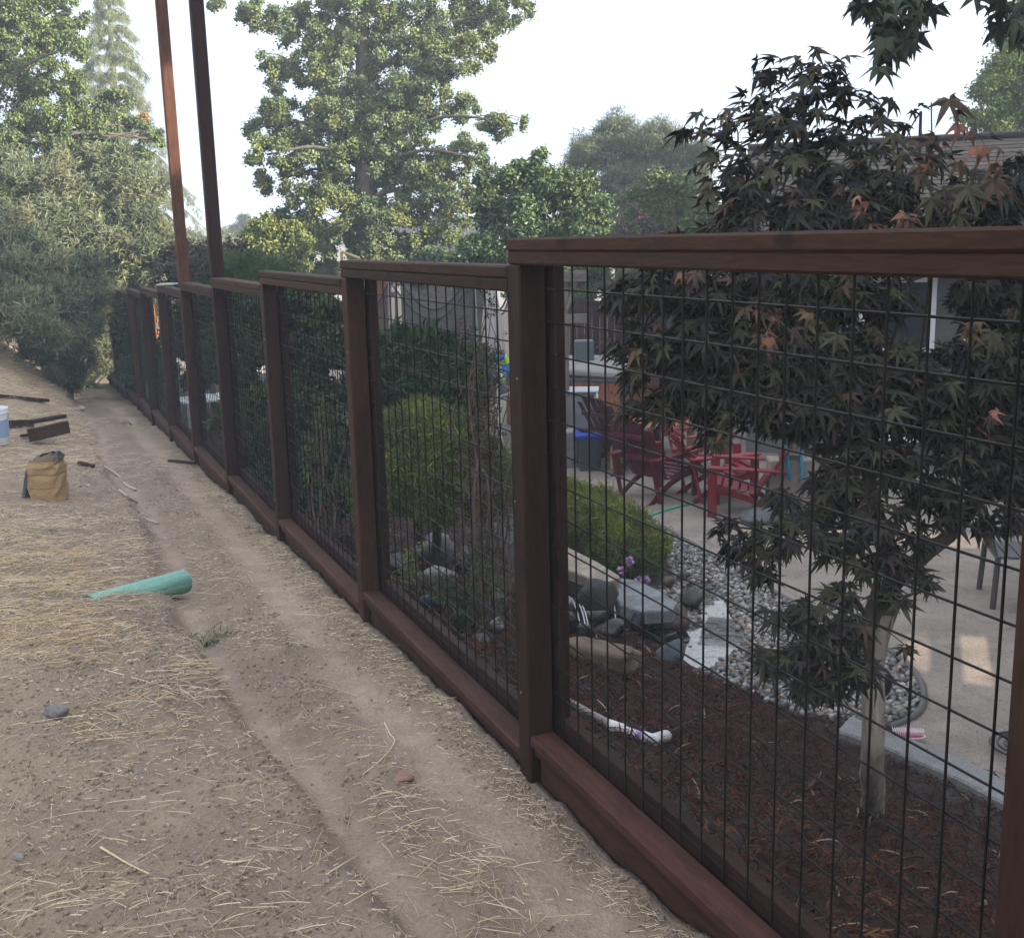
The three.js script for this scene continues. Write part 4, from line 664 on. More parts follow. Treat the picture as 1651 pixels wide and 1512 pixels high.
// ---------- dry straw, clods and stones on the dirt ----------
{
  const mkBlade = (bend) => { const pos = [], n = bend < 0.5 ? 2 : 4; const q = (i) => { const t = i / n; return [t - 0.5, 0.03 * bend * Math.sin(t * 3.14), 0.05 * bend * Math.sin(t * 5 + 0.5) * t]; }; for (let i = 0; i < n; i++) { const a = q(i), b = q(i + 1), w = 0.5; const A = [a[0], a[1], a[2] - w * 0.02], B = [a[0], a[1] + 0.022, a[2]], B2 = [a[0], a[1], a[2] + w * 0.02], A1 = [b[0], b[1], b[2] - w * 0.02], B1 = [b[0], b[1] + 0.022, b[2]], B3 = [b[0], b[1], b[2] + w * 0.02]; for (const t of [[A, B, B1], [A, B1, A1], [B, B2, B3], [B, B3, B1]]) for (const p of t) pos.push(...p); } const g = new THREE.BufferGeometry(); g.setAttribute('position', new THREE.Float32BufferAttribute(pos, 3)); g.computeVertexNormals(); return g; };
  const list = [], chips = [], cs = [C(0.54, 0.435, 0.295), C(0.44, 0.34, 0.22), C(0.64, 0.54, 0.39), C(0.37, 0.275, 0.17)];
  // yellow tufts of straw, and a pale scatter by the fence foot: x, z, radius, amount, direction
  const spots = [[0, 905, 0.5, 1500], [60, 930, 0.42, 900], [130, 960, 0.35, 500], [60, 1010, 0.36, 900], [130, 1040, 0.3, 600], [20, 1000, 0.3, 500], [330, 1080, 0.14, 220], [210, 1160, 0.22, 200], [300, 1120, 0.2, 160], [60, 1505, 0.2, 130], [150, 1490, 0.25, 110], [640, 1330, 0.16, 150], [690, 1390, 0.18, 170], [580, 1320, 0.10, 80], [760, 1430, 0.18, 130], [700, 1470, 0.18, 120], [820, 1470, 0.16, 100], [470, 1470, 0.25, 90], [330, 1380, 0.3, 90], [480, 1240, 0.08, 120], [180, 905, 0.6, 900], [350, 920, 0.3, 300], [100, 860, 0.6, 900], [30, 840, 0.5, 700]].map(([a, b, r, n]) => { const p = onG(a, b); return [p.x, p.z, r, n]; });
  const put = (x, z, L, th, col, lift = 0.004) => { if (x > -0.02 || x < -2.4) return; const y = dirtY(x, z), f = x - FURROW(z), t = x - TRACK(z); if (rnd() < 0.93 * Math.max(Math.exp(-f * f / 0.008), 0.85 * Math.exp(-t * t / 0.010))) return; (L < 0.045 ? chips : list).push([mat4(V(x, y + lift + rr(0, 0.008), z), [rr(-0.3, 0.3), rr(0, 6.28), rr(-0.12, 0.12)], V(L, th * 26, th * 26)), col.clone().multiplyScalar(rr(0.75, 1.15))]); };
  spots.forEach(([x, z, r, n], si) => { const a0 = rr(0, 3); for (let i = 0; i < n * 0.5; i++) { const k = Math.sqrt(rnd()) * r, a = rr(0, 6.28); put(x + Math.cos(a) * k, z + Math.sin(a) * k * 1.3, rr(0.025, 0.13), rr(0.0018, 0.0042), si < 8 && rnd() < 0.45 ? C(0.52, 0.37, 0.19) : cs[(rnd() * 4) | 0], rr(0, 0.018)); } });
  for (let i = 0; i < 15000; i++) { const z = rnd() < 0.6 ? rr(-3.2, 1.9) : rr(-9, -3.2), x = rr(-2, -0.02); if (fbm(x * 2.5, z * 2.5, 71, 3) < rr(0.2, 0.7)) continue; put(x, z, rnd() < 0.07 ? rr(0.07, 0.2) : rr(0.010, 0.05), rr(0.0014, 0.0034), cs[(rnd() * 4) | 0]); }
  for (let i = 0; i < 15000; i++) { const z = rr(-20, -7), x = rr(-3.2, -0.5 - 0.35 * rnd()); if (fbm(x * 1.5, z * 1.5, 73, 3) < rr(0.1, 0.6)) continue; put(x, z, rr(0.05, 0.22), rr(0.002, 0.004), cs[(rnd() * 4) | 0], rr(0, 0.02)); }
  for (let i = 0; i < 11000; i++) { const z = rnd() < 0.7 ? rr(-2.6, 1.8) : rr(-6, -2.6), x = rr(-1.9, -0.02); if (fbm(x * 3.1, z * 3.1, 171, 3) < rr(0.25, 0.72)) continue; put(x, z, rr(0.006, 0.022), rr(0.0025, 0.0055), cs[(rnd() * 4) | 0]); }
  for (let i = 0; i < 4500; i++) { const z = rr(-7, 1.8), x = -Math.abs(gauss()) * 0.13 - 0.01; put(x, z, rr(0.010, 0.045), rr(0.0014, 0.003), cs[(rnd() * 4) | 0]); }
  const m = inst('dry_straw', mkBlade(1), S(0xffffff, { roughness: 0.75, side: THREE.DoubleSide }), list, scene, 'stuff'); const ch = inst('straw_chips', mkBlade(0.15), S(0xffffff, { roughness: 0.8, side: THREE.DoubleSide }), chips, scene, 'stuff'); ch.userData.label = 'short chopped straw bits littering the dirt'; ch.userData.category = 'straw'; m.userData.label = 'scattered dry yellow straw lying on the dirt'; m.userData.category = 'straw';
  const clodG = stone(1, 0.75, 0.9, 77, 1, 0.9), cl = [];
  for (let i = 0; i < 52000; i++) {
    const z = rnd() < 0.7 ? rr(-2.5, 1.9) : rr(-8, -2.5), x = rr(-2.1, -0.0); const f = x - FURROW(z), t = x - TRACK(z); if (rnd() < 0.96 * Math.max(Math.exp(-f * f / 0.010), Math.exp(-t * t / 0.012))) continue;
    if (fbm(x * 2.8 + 9, z * 2.8, 75, 3) < rr(0.25, 0.65)) continue; const s = 0.0022 + 0.008 * Math.pow(rnd(), 3.5) + (rnd() < 0.003 ? 0.010 : 0);
    cl.push([mat4(V(x, dirtY(x, z) + s * 0.25, z), [rr(0, 6), rr(0, 6), rr(0, 6)], s), C(0.215, 0.163, 0.122).multiplyScalar(rr(0.75, 1.3))]);
  }
  const k = inst('dirt_clods', clodG, S(0xffffff, { roughness: 1 }), cl, scene, 'stuff'); k.userData.label = 'small clods of dry earth strewn over the dirt'; k.userData.category = 'dirt';
  const straw = S(C(0.58, 0.47, 0.30), { roughness: 0.7 });
  const stalk = (label, px, r = 0.0035) => { const p = px.map(([a, b]) => onG(a, b).add(V(0, 0.008, 0))); lone('straw_stalk', limb(p, r, r * 0.6, 6, 6), straw, label, 'straw stalk'); };
  stalk('bent pale stalk lying in the dirt beside the brick piece', [[620, 1168], [628, 1185], [636, 1200], [610, 1232], [585, 1252]]);
  stalk('long straight pale stalk at the bottom of the dirt', [[505, 1428], [545, 1402], [578, 1383]], 0.003);
  stalk('thick yellow stalk at the foot of the near kick board', [[752, 1368], [780, 1385], [808, 1396]], 0.004);
  stalk('wavy pale stalk at the lower middle of the dirt', [[322, 1400], [345, 1391], [380, 1394], [415, 1388]], 0.004);
  stalk('slanting pale stalk at the lower left of the dirt', [[162, 1370], [200, 1393], [240, 1413]], 0.0035);
  stalk('forked pale stalk at the lower left edge', [[20, 1485], [70, 1450], [150, 1432]], 0.004);
  stalk('straight pale stalk above the weed', [[160, 1080], [230, 1100], [300, 1120]], 0.003);
  stalk('short pale stalk left of the weed', [[95, 990], [100, 970], [103, 955]], 0.003);
}
{ // things lying on the dirt
  const p = onG(650, 1262); lone('brick_piece', stone(0.042, 0.026, 0.034, 91, 3, 0.14), rock(C(0.46, 0.27, 0.21)), 'broken pink piece of brick on the dirt near the fence', 'brick', p.add(V(0, 0.02, 0)), 0.4);
  const q = onG(90, 1152); lone('stone', stone(0.05, 0.034, 0.045, 92, 3, 0.4), rock(C(0.27, 0.25, 0.25)), 'grey rough stone on the dirt at the left', 'rock', q.add(V(0, 0.012, 0)));
  const r = onG(32, 1388); lone('stone', stone(0.022, 0.017, 0.02, 93, 2, 0.3), rock(C(0.36, 0.34, 0.32)), 'small pale stone at the lower left edge of the dirt', 'rock', r.add(V(0, 0.008, 0)));
  const s = onG(222, 1250); lone('stone', stone(0.016, 0.012, 0.015, 94, 2, 0.3), rock(C(0.33, 0.29, 0.26)), 'small tan stone in the lower left dirt', 'rock', s.add(V(0, 0.005, 0)));
  const w = onG(130, 664); lone('stone', stone(0.09, 0.075, 0.08, 95, 3, 0.2), rock(C(0.62, 0.58, 0.54)), 'white stone lying at the far end of the dirt strip', 'rock', w.add(V(0, 0.04, 0)));
}
{ // half-buried green drain pipe
  const a = onG(298, 962), b = onG(150, 962), dir = b.clone().sub(a).setY(0).normalize(), L = 0.66, ro = 0.066, ri = 0.060;
  const g = new THREE.LatheGeometry([[ri, 0], [ro, 0], [ro, L], [ri, L], [ri, 0]].map(([x, y]) => new THREE.Vector2(x, y)), 32);
  const ax = dir.clone().add(V(0, 0.075, 0)).normalize(); g.applyQuaternion(new THREE.Quaternion().setFromUnitVectors(V(0, 1, 0), ax));
  lone('drain_pipe', toCreasedNormals(g, 0.6), S(C(0.19, 0.42, 0.345), { roughness: 0.5, map: rep(concTex, 1.3) }), 'pale green plastic pipe half buried in the dirt with its open end facing the fence', 'pipe', a.clone().add(V(0, 0.09, 0)));
}
{ // weed beside the pipe
  const f = onG(330, 1045), t = thing('weed', 'small green weed with narrow leaves growing on the dirt below the green pipe', 'weed', f);
  const gs = [], lf = []; 
  for (let i = 0; i < 17; i++) { const a = rr(0, 6.28), L = rr(0.05, 0.13), e = V(Math.cos(a) * L * 1.0 + 0.03, rr(0.02, 0.07), Math.sin(a) * L * 0.8), m = e.clone().multiplyScalar(0.5).add(V(0, 0.025, 0)); gs.push(limb([V(0, 0, 0), m, e], 0.0018, 0.0008, 5, 4));
    for (let j = 0; j < 7; j++) { const k = rr(0.25, 1), p = m.clone().lerp(e, k), d = V(gauss(), 0.4 + gauss() * 0.3, gauss()).normalize(); lf.push([leafBasis(p, d, V(gauss() * 0.4, 1, gauss() * 0.4), rr(0.022, 0.042)), C(0.075, 0.10, 0.045).multiplyScalar(rr(0.75, 1.25))]); } }
  part('stem', mergeGeometries(gs), S(C(0.10, 0.12, 0.05)), t);
  const lg = new THREE.BufferGeometry(); lg.setAttribute('position', new THREE.Float32BufferAttribute([0, 0, 0, 0.1, 0.5, 0.03, 0, 0.5, 0, 0.1, 0.5, 0.03, 0, 1, -0.1, 0, 0.5, 0, 0, 0, 0, 0, 0.5, 0, -0.1, 0.5, 0.03, 0, 0.5, 0, 0, 1, -0.1, -0.1, 0.5, 0.03], 3)); lg.computeVertexNormals();
  inst('foliage', lg, lm, lf, t, 'stuff');
}
{ // torn paper cement bag
  const f = onG(80, 806), t = thing('cement_bag', 'crumpled brown paper cement bag standing on the dirt with its dark torn top open', 'bag', f, -0.5); t.scale.setScalar(0.86);
  const ring = (y, rx, rz, k) => { const o = []; for (let j = 0; j < 40; j++) { const a = (j / 40) * 6.283, c = Math.cos(a), s = Math.sin(a), e = 0.62; const w = 1 + 0.34 * (fbm(c * 2.2 + 5, y * 14 + s * 2.2 + k, 8, 4) - 0.5); o.push(V(Math.sign(c) * Math.pow(Math.abs(c), e) * rx * w, y + 0.018 * (fbm(c * 2 + 3, s * 2 + y * 20, 9, 2) - 0.5), Math.sign(s) * Math.pow(Math.abs(s), e) * rz * w)); } return o; };
  const loft = (rings) => { const pos = [], uv = [], idx = [], n = 40; rings.forEach((r, i) => r.forEach((p, j) => { pos.push(p.x, p.y, p.z); uv.push(j / n, i / rings.length); })); for (let i = 0; i < rings.length - 1; i++) for (let j = 0; j < n; j++) { const a = i * n + j, b = i * n + ((j + 1) % n), c = a + n, d = b + n; idx.push(a, c, b, b, c, d); } const g = new THREE.BufferGeometry(); g.setIndex(idx); g.setAttribute('position', new THREE.Float32BufferAttribute(pos, 3)); g.setAttribute('uv', new THREE.Float32BufferAttribute(uv, 2)); g.computeVertexNormals(); return g; };
  const rs = []; for (let i = 0; i <= 22; i++) { const k = i / 22; rs.push(ring(k * 0.36, 0.145 * (1 + 0.12 * Math.sin(k * 3) - 0.10 * k) * (1 + 0.10 * (noise(k * 6, 1, 3) - 0.5)), 0.115 * (1 + 0.12 * Math.sin(k * 2.6)) * (1 + 0.14 * (noise(k * 7, 4, 5) - 0.5)), 2)); }
  const bagTex = tex(64, 128, (u, v) => { const q = 0.8 + 0.25 * (fbm(u * 14, v * 20, 3, 4) - 0.3) - (Math.abs(v - 0.66) < 0.012 || Math.abs(v - 0.34) < 0.008 ? 0.35 : 0) - (v > 0.78 && v < 0.84 && noise(u * 40, v * 60, 8) > 0.5 ? 0.3 : 0); return [q, q * 0.98, q * 0.94]; });
  const paper = S(C(0.34, 0.225, 0.115), { map: bagTex, roughness: 0.9, side: THREE.DoubleSide, bumpMap: rep(rockBump, 1.5), bumpScale: 0.006 });
  part('sack', loft(rs), paper, t);
  const r2 = []; for (let i = 0; i <= 6; i++) { const k = i / 6; r2.push(ring(0.345 + k * 0.07, 0.138 * (1 - 0.25 * k), 0.118 * (1 - 0.35 * k), 5).map((p) => p.add(V(0.05 * k, 0.03 * (fbm(p.x * 20, p.z * 20, 4, 2) - 0.5), 0)))); }
  part('torn_top', loft(r2), S(C(0.13, 0.09, 0.06), { roughness: 0.9, side: THREE.DoubleSide }), t);
  const r3 = []; for (let i = 0; i <= 6; i++) { const k = i / 6; r3.push(ring(0.39 + k * 0.055, 0.06 * (1.2 - 0.5 * k), 0.05 * (1.2 - 0.5 * k), 15).map((p) => p.add(V(0.085 + 0.02 * k, 0.05 * (fbm(p.x * 30, p.z * 30, 6, 2) - 0.5), 0.02)))); }
  part('liner', loft(r3), S(C(0.03, 0.03, 0.033), { roughness: 0.4, side: THREE.DoubleSide }), t);
  const sideStrip = loft([0, 0.33, 0.66, 1].map((k) => ring(k * 0.29 + 0.005, 0.028, 0.10, 30).map((p) => p.add(V(-0.20 + 0.085 * k, 0, 0.01)))));
  part('side_flap', sideStrip, S(C(0.06, 0.065, 0.07), { roughness: 0.6 }), t);
}
{ // offcuts of fence lumber, bucket
  const a = onG(60, 712), t = lone('timber_offcut', board(0.10, 0.13, 0.50, 0.006), M.stain[2], 'short thick brown timber offcut lying on the dirt beyond the bag', 'timber', a.clone().add(V(0.12, 0.10, 0)), -0.75); t.rotation.z = 0.12;
  lone('timber_offcut', board(0.09, 0.04, 0.42, 0.004), M.stain[1], 'brown board leaning on top of the thick offcut', 'timber', onG(80, 700).add(V(0, 0.17, 0)), -0.9);
  const pl = (label, x1, y1, x2, y2, w, th) => { const A = onG(x1, y1), B = onG(x2, y2); const c = A.clone().add(B).multiplyScalar(0.5).add(V(0, 0.035, 0)); const o = lone('timber_plank', board(A.distanceTo(B), th, w, 0.004), M.stain[0], label, 'timber', c); o.rotation.y = Math.atan2(-(B.z - A.z), B.x - A.x); o.rotation.z = Math.atan2(B.y - A.y, Math.hypot(B.x - A.x, B.z - A.z)); return o; };
  pl('long thin brown plank lying across the far left dirt', -40, 640, 72, 650, 0.14, 0.04); pl('short brown board lying beside the bucket', 8, 690, 46, 688, 0.14, 0.09); pl('thin brown stake lying in front of the offcuts', 36, 708, 58, 704, 0.05, 0.03); pl('thin brown stake lying near the bag on the dirt', 126, 752, 152, 758, 0.05, 0.03); pl('dark stick lying at the foot of the fence', 272, 748, 316, 752, 0.03, 0.025);
  const b = onG(-8, 716), k = thing('bucket', 'white plastic bucket cut by the left edge of the picture', 'bucket', b);
  part('shell', new THREE.LatheGeometry([[0, 0], [0.13, 0], [0.145, 0.30], [0.152, 0.30], [0.152, 0.325], [0.146, 0.33], [0.152, 0.34], [0.152, 0.36], [0.14, 0.36], [0.126, 0.02], [0, 0.02]].map(([x, y]) => new THREE.Vector2(x, y)), 32), S(C(0.62, 0.65, 0.70), { roughness: 0.45 }), k);
  part('label_band', new THREE.CylinderGeometry(0.1438, 0.1365, 0.17, 32, 1, true).translate(0, 0.16, 0), S(C(0.22, 0.30, 0.45), { roughness: 0.5 }), k);
  part('handle', new THREE.TorusGeometry(0.15, 0.004, 6, 24, Math.PI).rotateZ(Math.PI).translate(0, 0.33, 0).rotateX(0.35), S(C(0.4, 0.4, 0.4), { metalness: 0.7, roughness: 0.4 }), k);
  const hose = (label, px, r) => lone('hose_piece', limb(px.map(([x, y]) => onG(x, y).add(V(0, 0.012, 0))), r, r, 7, 6), S(C(0.40, 0.335, 0.25), { roughness: 0.7 }), label, 'hose');
  hose('pale curved hose piece in the furrow, the upper of three', [[168, 754], [190, 768], [203, 784], [219, 792]], 0.012); hose('pale straight hose piece in the furrow, the middle of three', [[192, 792], [205, 803], [220, 812]], 0.011); hose('thin pale hose piece in the furrow, the lowest of three', [[206, 822], [232, 838], [255, 846]], 0.007);
  const lf = onG(357, 690); const lc = onG(207, 690); const cl = thing('dead_leaf', 'curled dead brown leaf on the dirt in front of the far panels', 'leaf', lc.add(V(0, 0.06, 0)), 0.5); const m = part('blade', curledLeaf, S(C(0.16, 0.10, 0.07), { side: THREE.DoubleSide }), cl); m.scale.setScalar(0.16); m.rotation.x = -0.6;
}
// ---------- things in the garden and on the patio ----------
const onP = (px, py, y = PATIO) => onY(px, py, y);
{ // white plastic pipe with couplings lying on the mulch
  const gp = (x, y, l = 0.03) => onG(x, y).add(V(0, l, 0)), t = thing('pvc_pipe', 'white plastic pipe with elbow lying on the dark mulch behind the near panel', 'pipe', gp(1010, 1190)), off = t.position.clone().negate();
  const A = gp(880, 1122).add(off), B = gp(990, 1182).add(off), Cc = gp(1052, 1203).add(off), E1 = gp(1074, 1196).add(off), wm = S(C(0.60, 0.59, 0.60), { roughness: 0.35 }), gm = S(C(0.26, 0.235, 0.21), { roughness: 0.5, map: concTex });
  const tube = (a, b, r) => limb([a, b], r, r, 20, 1);
  part('weathered_tube', tube(A, B, 0.021), gm, t); part('tube', tube(B, Cc, 0.0215), wm, t);
  const d = Cc.clone().sub(B).normalize();
  part('coupling', tube(B.clone().addScaledVector(d, -0.03), B.clone().addScaledVector(d, 0.05), 0.028), wm, t);
  part('primer_mark', tube(B.clone().addScaledVector(d, B.distanceTo(Cc) * 0.52), B.clone().addScaledVector(d, B.distanceTo(Cc) * 0.66), 0.0219), S(C(0.34, 0.20, 0.50), { roughness: 0.4 }), t);
  part('clamp', tube(B.clone().addScaledVector(d, 0.075), B.clone().addScaledVector(d, 0.083), 0.0235), S(C(0.03, 0.03, 0.03)), t);
  part('elbow', mergeGeometries([tube(Cc.clone().addScaledVector(d, -0.05), Cc.clone().addScaledVector(d, 0.02), 0.028), limb([Cc, Cc.clone().lerp(E1, 0.5), E1], 0.028, 0.029, 20, 4)]), wm, t);
  const st = thing('emitter_stake', 'black irrigation riser lying in the mulch beyond the white elbow', 'irrigation riser', gp(1082, 1194)); const o2 = st.position.clone().negate(), P1 = gp(1122, 1172).add(o2), P0 = V(0, 0, 0);
  part('stake', tube(P0, P1, 0.006), S(C(0.02, 0.02, 0.02), { roughness: 0.4 }), st); part('stake', tube(P0.clone().add(V(0, 0.018, 0)), P1.clone().add(V(0, 0.02, 0)), 0.004), S(C(0.02, 0.02, 0.02), { roughness: 0.4 }), st); part('head', new THREE.SphereGeometry(0.015, 12, 8).translate(P1.x, P1.y + 0.01, P1.z), S(C(0.02, 0.02, 0.02)), st);
}
{ // scrub brush
  const p = onP(1464, 1196), t = thing('scrub_brush', 'small crimson scrub brush with white bristles lying by the patio kerb', 'brush', p.add(V(0, 0.035, 0)), -YAW - 0.15);
  const b = stone(0.10, 0.028, 0.04, 88, 3, 0.02); part('body', b, S(C(0.42, 0.02, 0.09), { roughness: 0.45 }), t);
  const br = []; for (let i = 0; i < 15; i++) for (let j = 0; j < 6; j++) { const x = lerp(-0.085, 0.085, i / 14), z = lerp(-0.028, 0.028, j / 5) * Math.sqrt(1 - (x / 0.1) ** 2) * 1.1; br.push(new THREE.CylinderGeometry(0.0028, 0.0022, 0.03, 5).rotateX(z * 10).rotateZ(-x * 3).translate(x, 0.030, z)); }
  part('bristles', mergeGeometries(br), S(C(0.75, 0.62, 0.66), { roughness: 0.6 }), t);
  part('rim', new THREE.TorusGeometry(0.09, 0.006, 6, 40).scale(1.08, 0.43, 1).rotateX(Math.PI / 2).translate(0, 0.004, 0), S(C(0.70, 0.55, 0.6)), t);
  const d = onP(1650, 1218), g = thing('drain_grate', 'round dark drip hose ring on the kerb at the right edge', 'hose', d);
  part('coil', mergeGeometries([0.10, 0.14, 0.18].map((r) => new THREE.TorusGeometry(r, 0.009, 7, 40).rotateX(Math.PI / 2).translate(0, 0.06 + 0.01 * rnd(), 0))), S(C(0.025, 0.025, 0.027), { roughness: 0.5 }), g);
}
{ // garden hose
  const pts = [[1030, 846], [1048, 834], [1075, 824], [1110, 815], [1150, 803], [1185, 795], [1215, 788]].map(([a, b]) => onP(a, b).add(V(0, 0.016, 0)));
  lone('garden_hose', limb(pts, 0.016, 0.016, 8, 5), S(C(0.03, 0.28, 0.17), { roughness: 0.4 }), 'thin green garden hose lying across the patio in front of the red chairs', 'hose');
}
function adirondack(label, pos, turn, mats, { h = 0.98, n = 7, sw = 0.07, group = 'red garden chairs round the low table' } = {}) {   // local: faces +x, back at -x
  const t = thing('adirondack_chair', label, 'chair', pos, turn, group), [m, m2] = mats;
  for (let i = 0; i < n; i++) { const u = (i - (n - 1) / 2) / ((n - 1) / 2), top = h - 0.12 * u * u, z0 = u * 0.215, z1 = u * 0.29; part('back_slat', beam(V(-0.05, 0.26, z0), V(-0.46 + 0.06 * u * u, top, z1), sw, 0.018, 0.004), i % 2 ? m : m2, t); }
  for (let i = 0; i < 6; i++) { const k = i / 5; part('seat_slat', boardAt(0.075, 0.018, 0.50, lerp(0.0, 0.46, k), lerp(0.26, 0.37, k), 0, 0.004), i % 2 ? m2 : m, t); }
  for (const s of [-1, 1]) {
    part('arm', beam(V(-0.36, 0.53, s * 0.32), V(0.46, 0.56, s * 0.33), 0.12, 0.022, 0.006), m, t);
    part('front_leg', boardAt(0.10, 0.55, 0.024, 0.42, 0.275, s * 0.285, 0.005), m, t);
    const sh = new THREE.Shape(); sh.moveTo(0.46, 0.36); sh.quadraticCurveTo(0.1, 0.30, -0.12, 0.16); sh.quadraticCurveTo(-0.28, 0.06, -0.36, 0); sh.lineTo(-0.26, 0); sh.quadraticCurveTo(-0.12, 0.10, 0.0, 0.16); sh.quadraticCurveTo(0.2, 0.25, 0.46, 0.26); sh.closePath();
    part('side_rail', new THREE.ExtrudeGeometry(sh, { depth: 0.024, bevelEnabled: false, curveSegments: 8 }).translate(0, 0, s * 0.26 - 0.012), m2, t);
    part('rear_leg', beam(V(-0.34, 0.53, s * 0.30), V(-0.20, 0, s * 0.30), 0.06, 0.022, 0.004), m, t);
  }
  part('back_brace', boardAt(0.022, 0.06, 0.60, -0.235, 0.51, 0, 0.004), m2, t); part('back_brace', boardAt(0.022, 0.05, 0.48, -0.40, 0.78, 0, 0.004), m2, t); part('front_apron', boardAt(0.022, 0.10, 0.54, 0.455, 0.31, 0, 0.004), m, t);
  return t;
}
{
  const red = [P(C(0.15, 0.011, 0.015), { roughness: 0.55, specularIntensity: 0.4 }), P(C(0.125, 0.010, 0.013), { roughness: 0.55, specularIntensity: 0.4 })], brown = [wood(C(0.08, 0.022, 0.018), { roughness: 0.6 }), wood(C(0.07, 0.02, 0.016), { roughness: 0.6 })], pink = [P(C(0.19, 0.022, 0.04), { roughness: 0.55, specularIntensity: 0.4 }), P(C(0.16, 0.018, 0.034), { roughness: 0.55, specularIntensity: 0.4 })];
  adirondack('dark red garden chair nearest the pebbles, seen from behind its tall curved back', onP(1052, 802), 0.30, [P(C(0.095, 0.009, 0.012), { roughness: 0.5, specularIntensity: 0.4 }), P(C(0.08, 0.008, 0.011), { roughness: 0.5, specularIntensity: 0.4 })], { h: 1.0, n: 6, sw: 0.108 });
  adirondack('tall brown-red wooden garden chair beside the grey bin', onP(996, 758), 0.22, brown, { h: 1.04, n: 5, sw: 0.11 });
  adirondack('pinkish red garden chair behind the two front chairs, slats toward the camera', onP(1112, 764), -0.3, pink, { h: 0.92 });
  adirondack('bright red low garden chair facing right behind the front chair', onP(1146, 802), -0.25, [P(C(0.20, 0.010, 0.022), { roughness: 0.5, specularIntensity: 0.4 }), red[0]], { h: 0.78 });
  const c5 = adirondack('dark red garden chair with blue cloth hung over it, right of the others', onP(1213, 826), 2.5, red, { h: 0.90 });
  const cl = thing('beach_towel', 'bright blue and white towel hung over the right-hand red chair', 'towel', c5.position.clone(), c5.rotation.y);
  const drape = (z0, z1, m, n, top) => { const g = new THREE.PlaneGeometry(1, 1, 16, 24), p = g.attributes.position; for (let i = 0; i < p.count; i++) { const u = p.getX(i) + 0.5, v = p.getY(i) + 0.5; const z = lerp(z0, z1, u), s = (v - 0.5) * 1.1; const w = 0.03 * Math.sin(u * 12 + v * 4) * (0.3 + Math.abs(s)); p.setXYZ(i, s > 0 ? -0.33 - 0.10 * s + w : -0.44 - 0.2 * Math.abs(s) * 0.3 + w * 0.8 - 0.05, top - Math.abs(s) * 0.95 + 0.02, z); } g.computeVertexNormals(); part(n, g, m, cl); };
  drape(-0.27, 0.02, S(C(0.02, 0.28, 0.45), { side: THREE.DoubleSide }), 'blue_cloth', 0.93); drape(0.03, 0.25, S(C(0.06, 0.065, 0.10), { side: THREE.DoubleSide }), 'dark_cloth', 0.94); drape(0.2, 0.33, S(C(0.6, 0.62, 0.66), { side: THREE.DoubleSide }), 'white_cloth', 0.97);
  // low table
  const tp = onP(1045, 735), t = thing('low_table', 'low square wooden table between the red garden chairs', 'table', tp, 0.4), tw = wood(C(0.42, 0.22, 0.10), { roughness: 0.5 });
  for (let i = 0; i < 6; i++) part('top_board', boardAt(1.0, 0.03, 0.158, 0, 0.46, (i - 2.5) * 0.165, 0.004), tw, t); for (const a of [-1, 1]) for (const b of [-1, 1]) part('leg', boardAt(0.08, 0.445, 0.08, a * 0.42, 0.2225, b * 0.42), tw, t);
  for (const b of [-1, 1]) part('apron', boardAt(0.76, 0.09, 0.02, 0, 0.39, b * 0.42), tw, t);
  const cr = thing('crate', 'pale slatted wooden crate on the patio between bin and chairs', 'crate', onP(990, 752), 0.3), cw = wood(C(0.5, 0.36, 0.2)); for (let i = 0; i < 4; i++) { part('slat', boardAt(0.5, 0.07, 0.015, 0, 0.06 + i * 0.09, 0.2), cw, cr); part('slat', boardAt(0.5, 0.07, 0.015, 0, 0.06 + i * 0.09, -0.2), cw, cr); } for (const a of [-1, 1]) for (const b of [-1, 1]) part('corner_post', boardAt(0.03, 0.38, 0.03, a * 0.22, 0.19, b * 0.175), cw, cr);
}
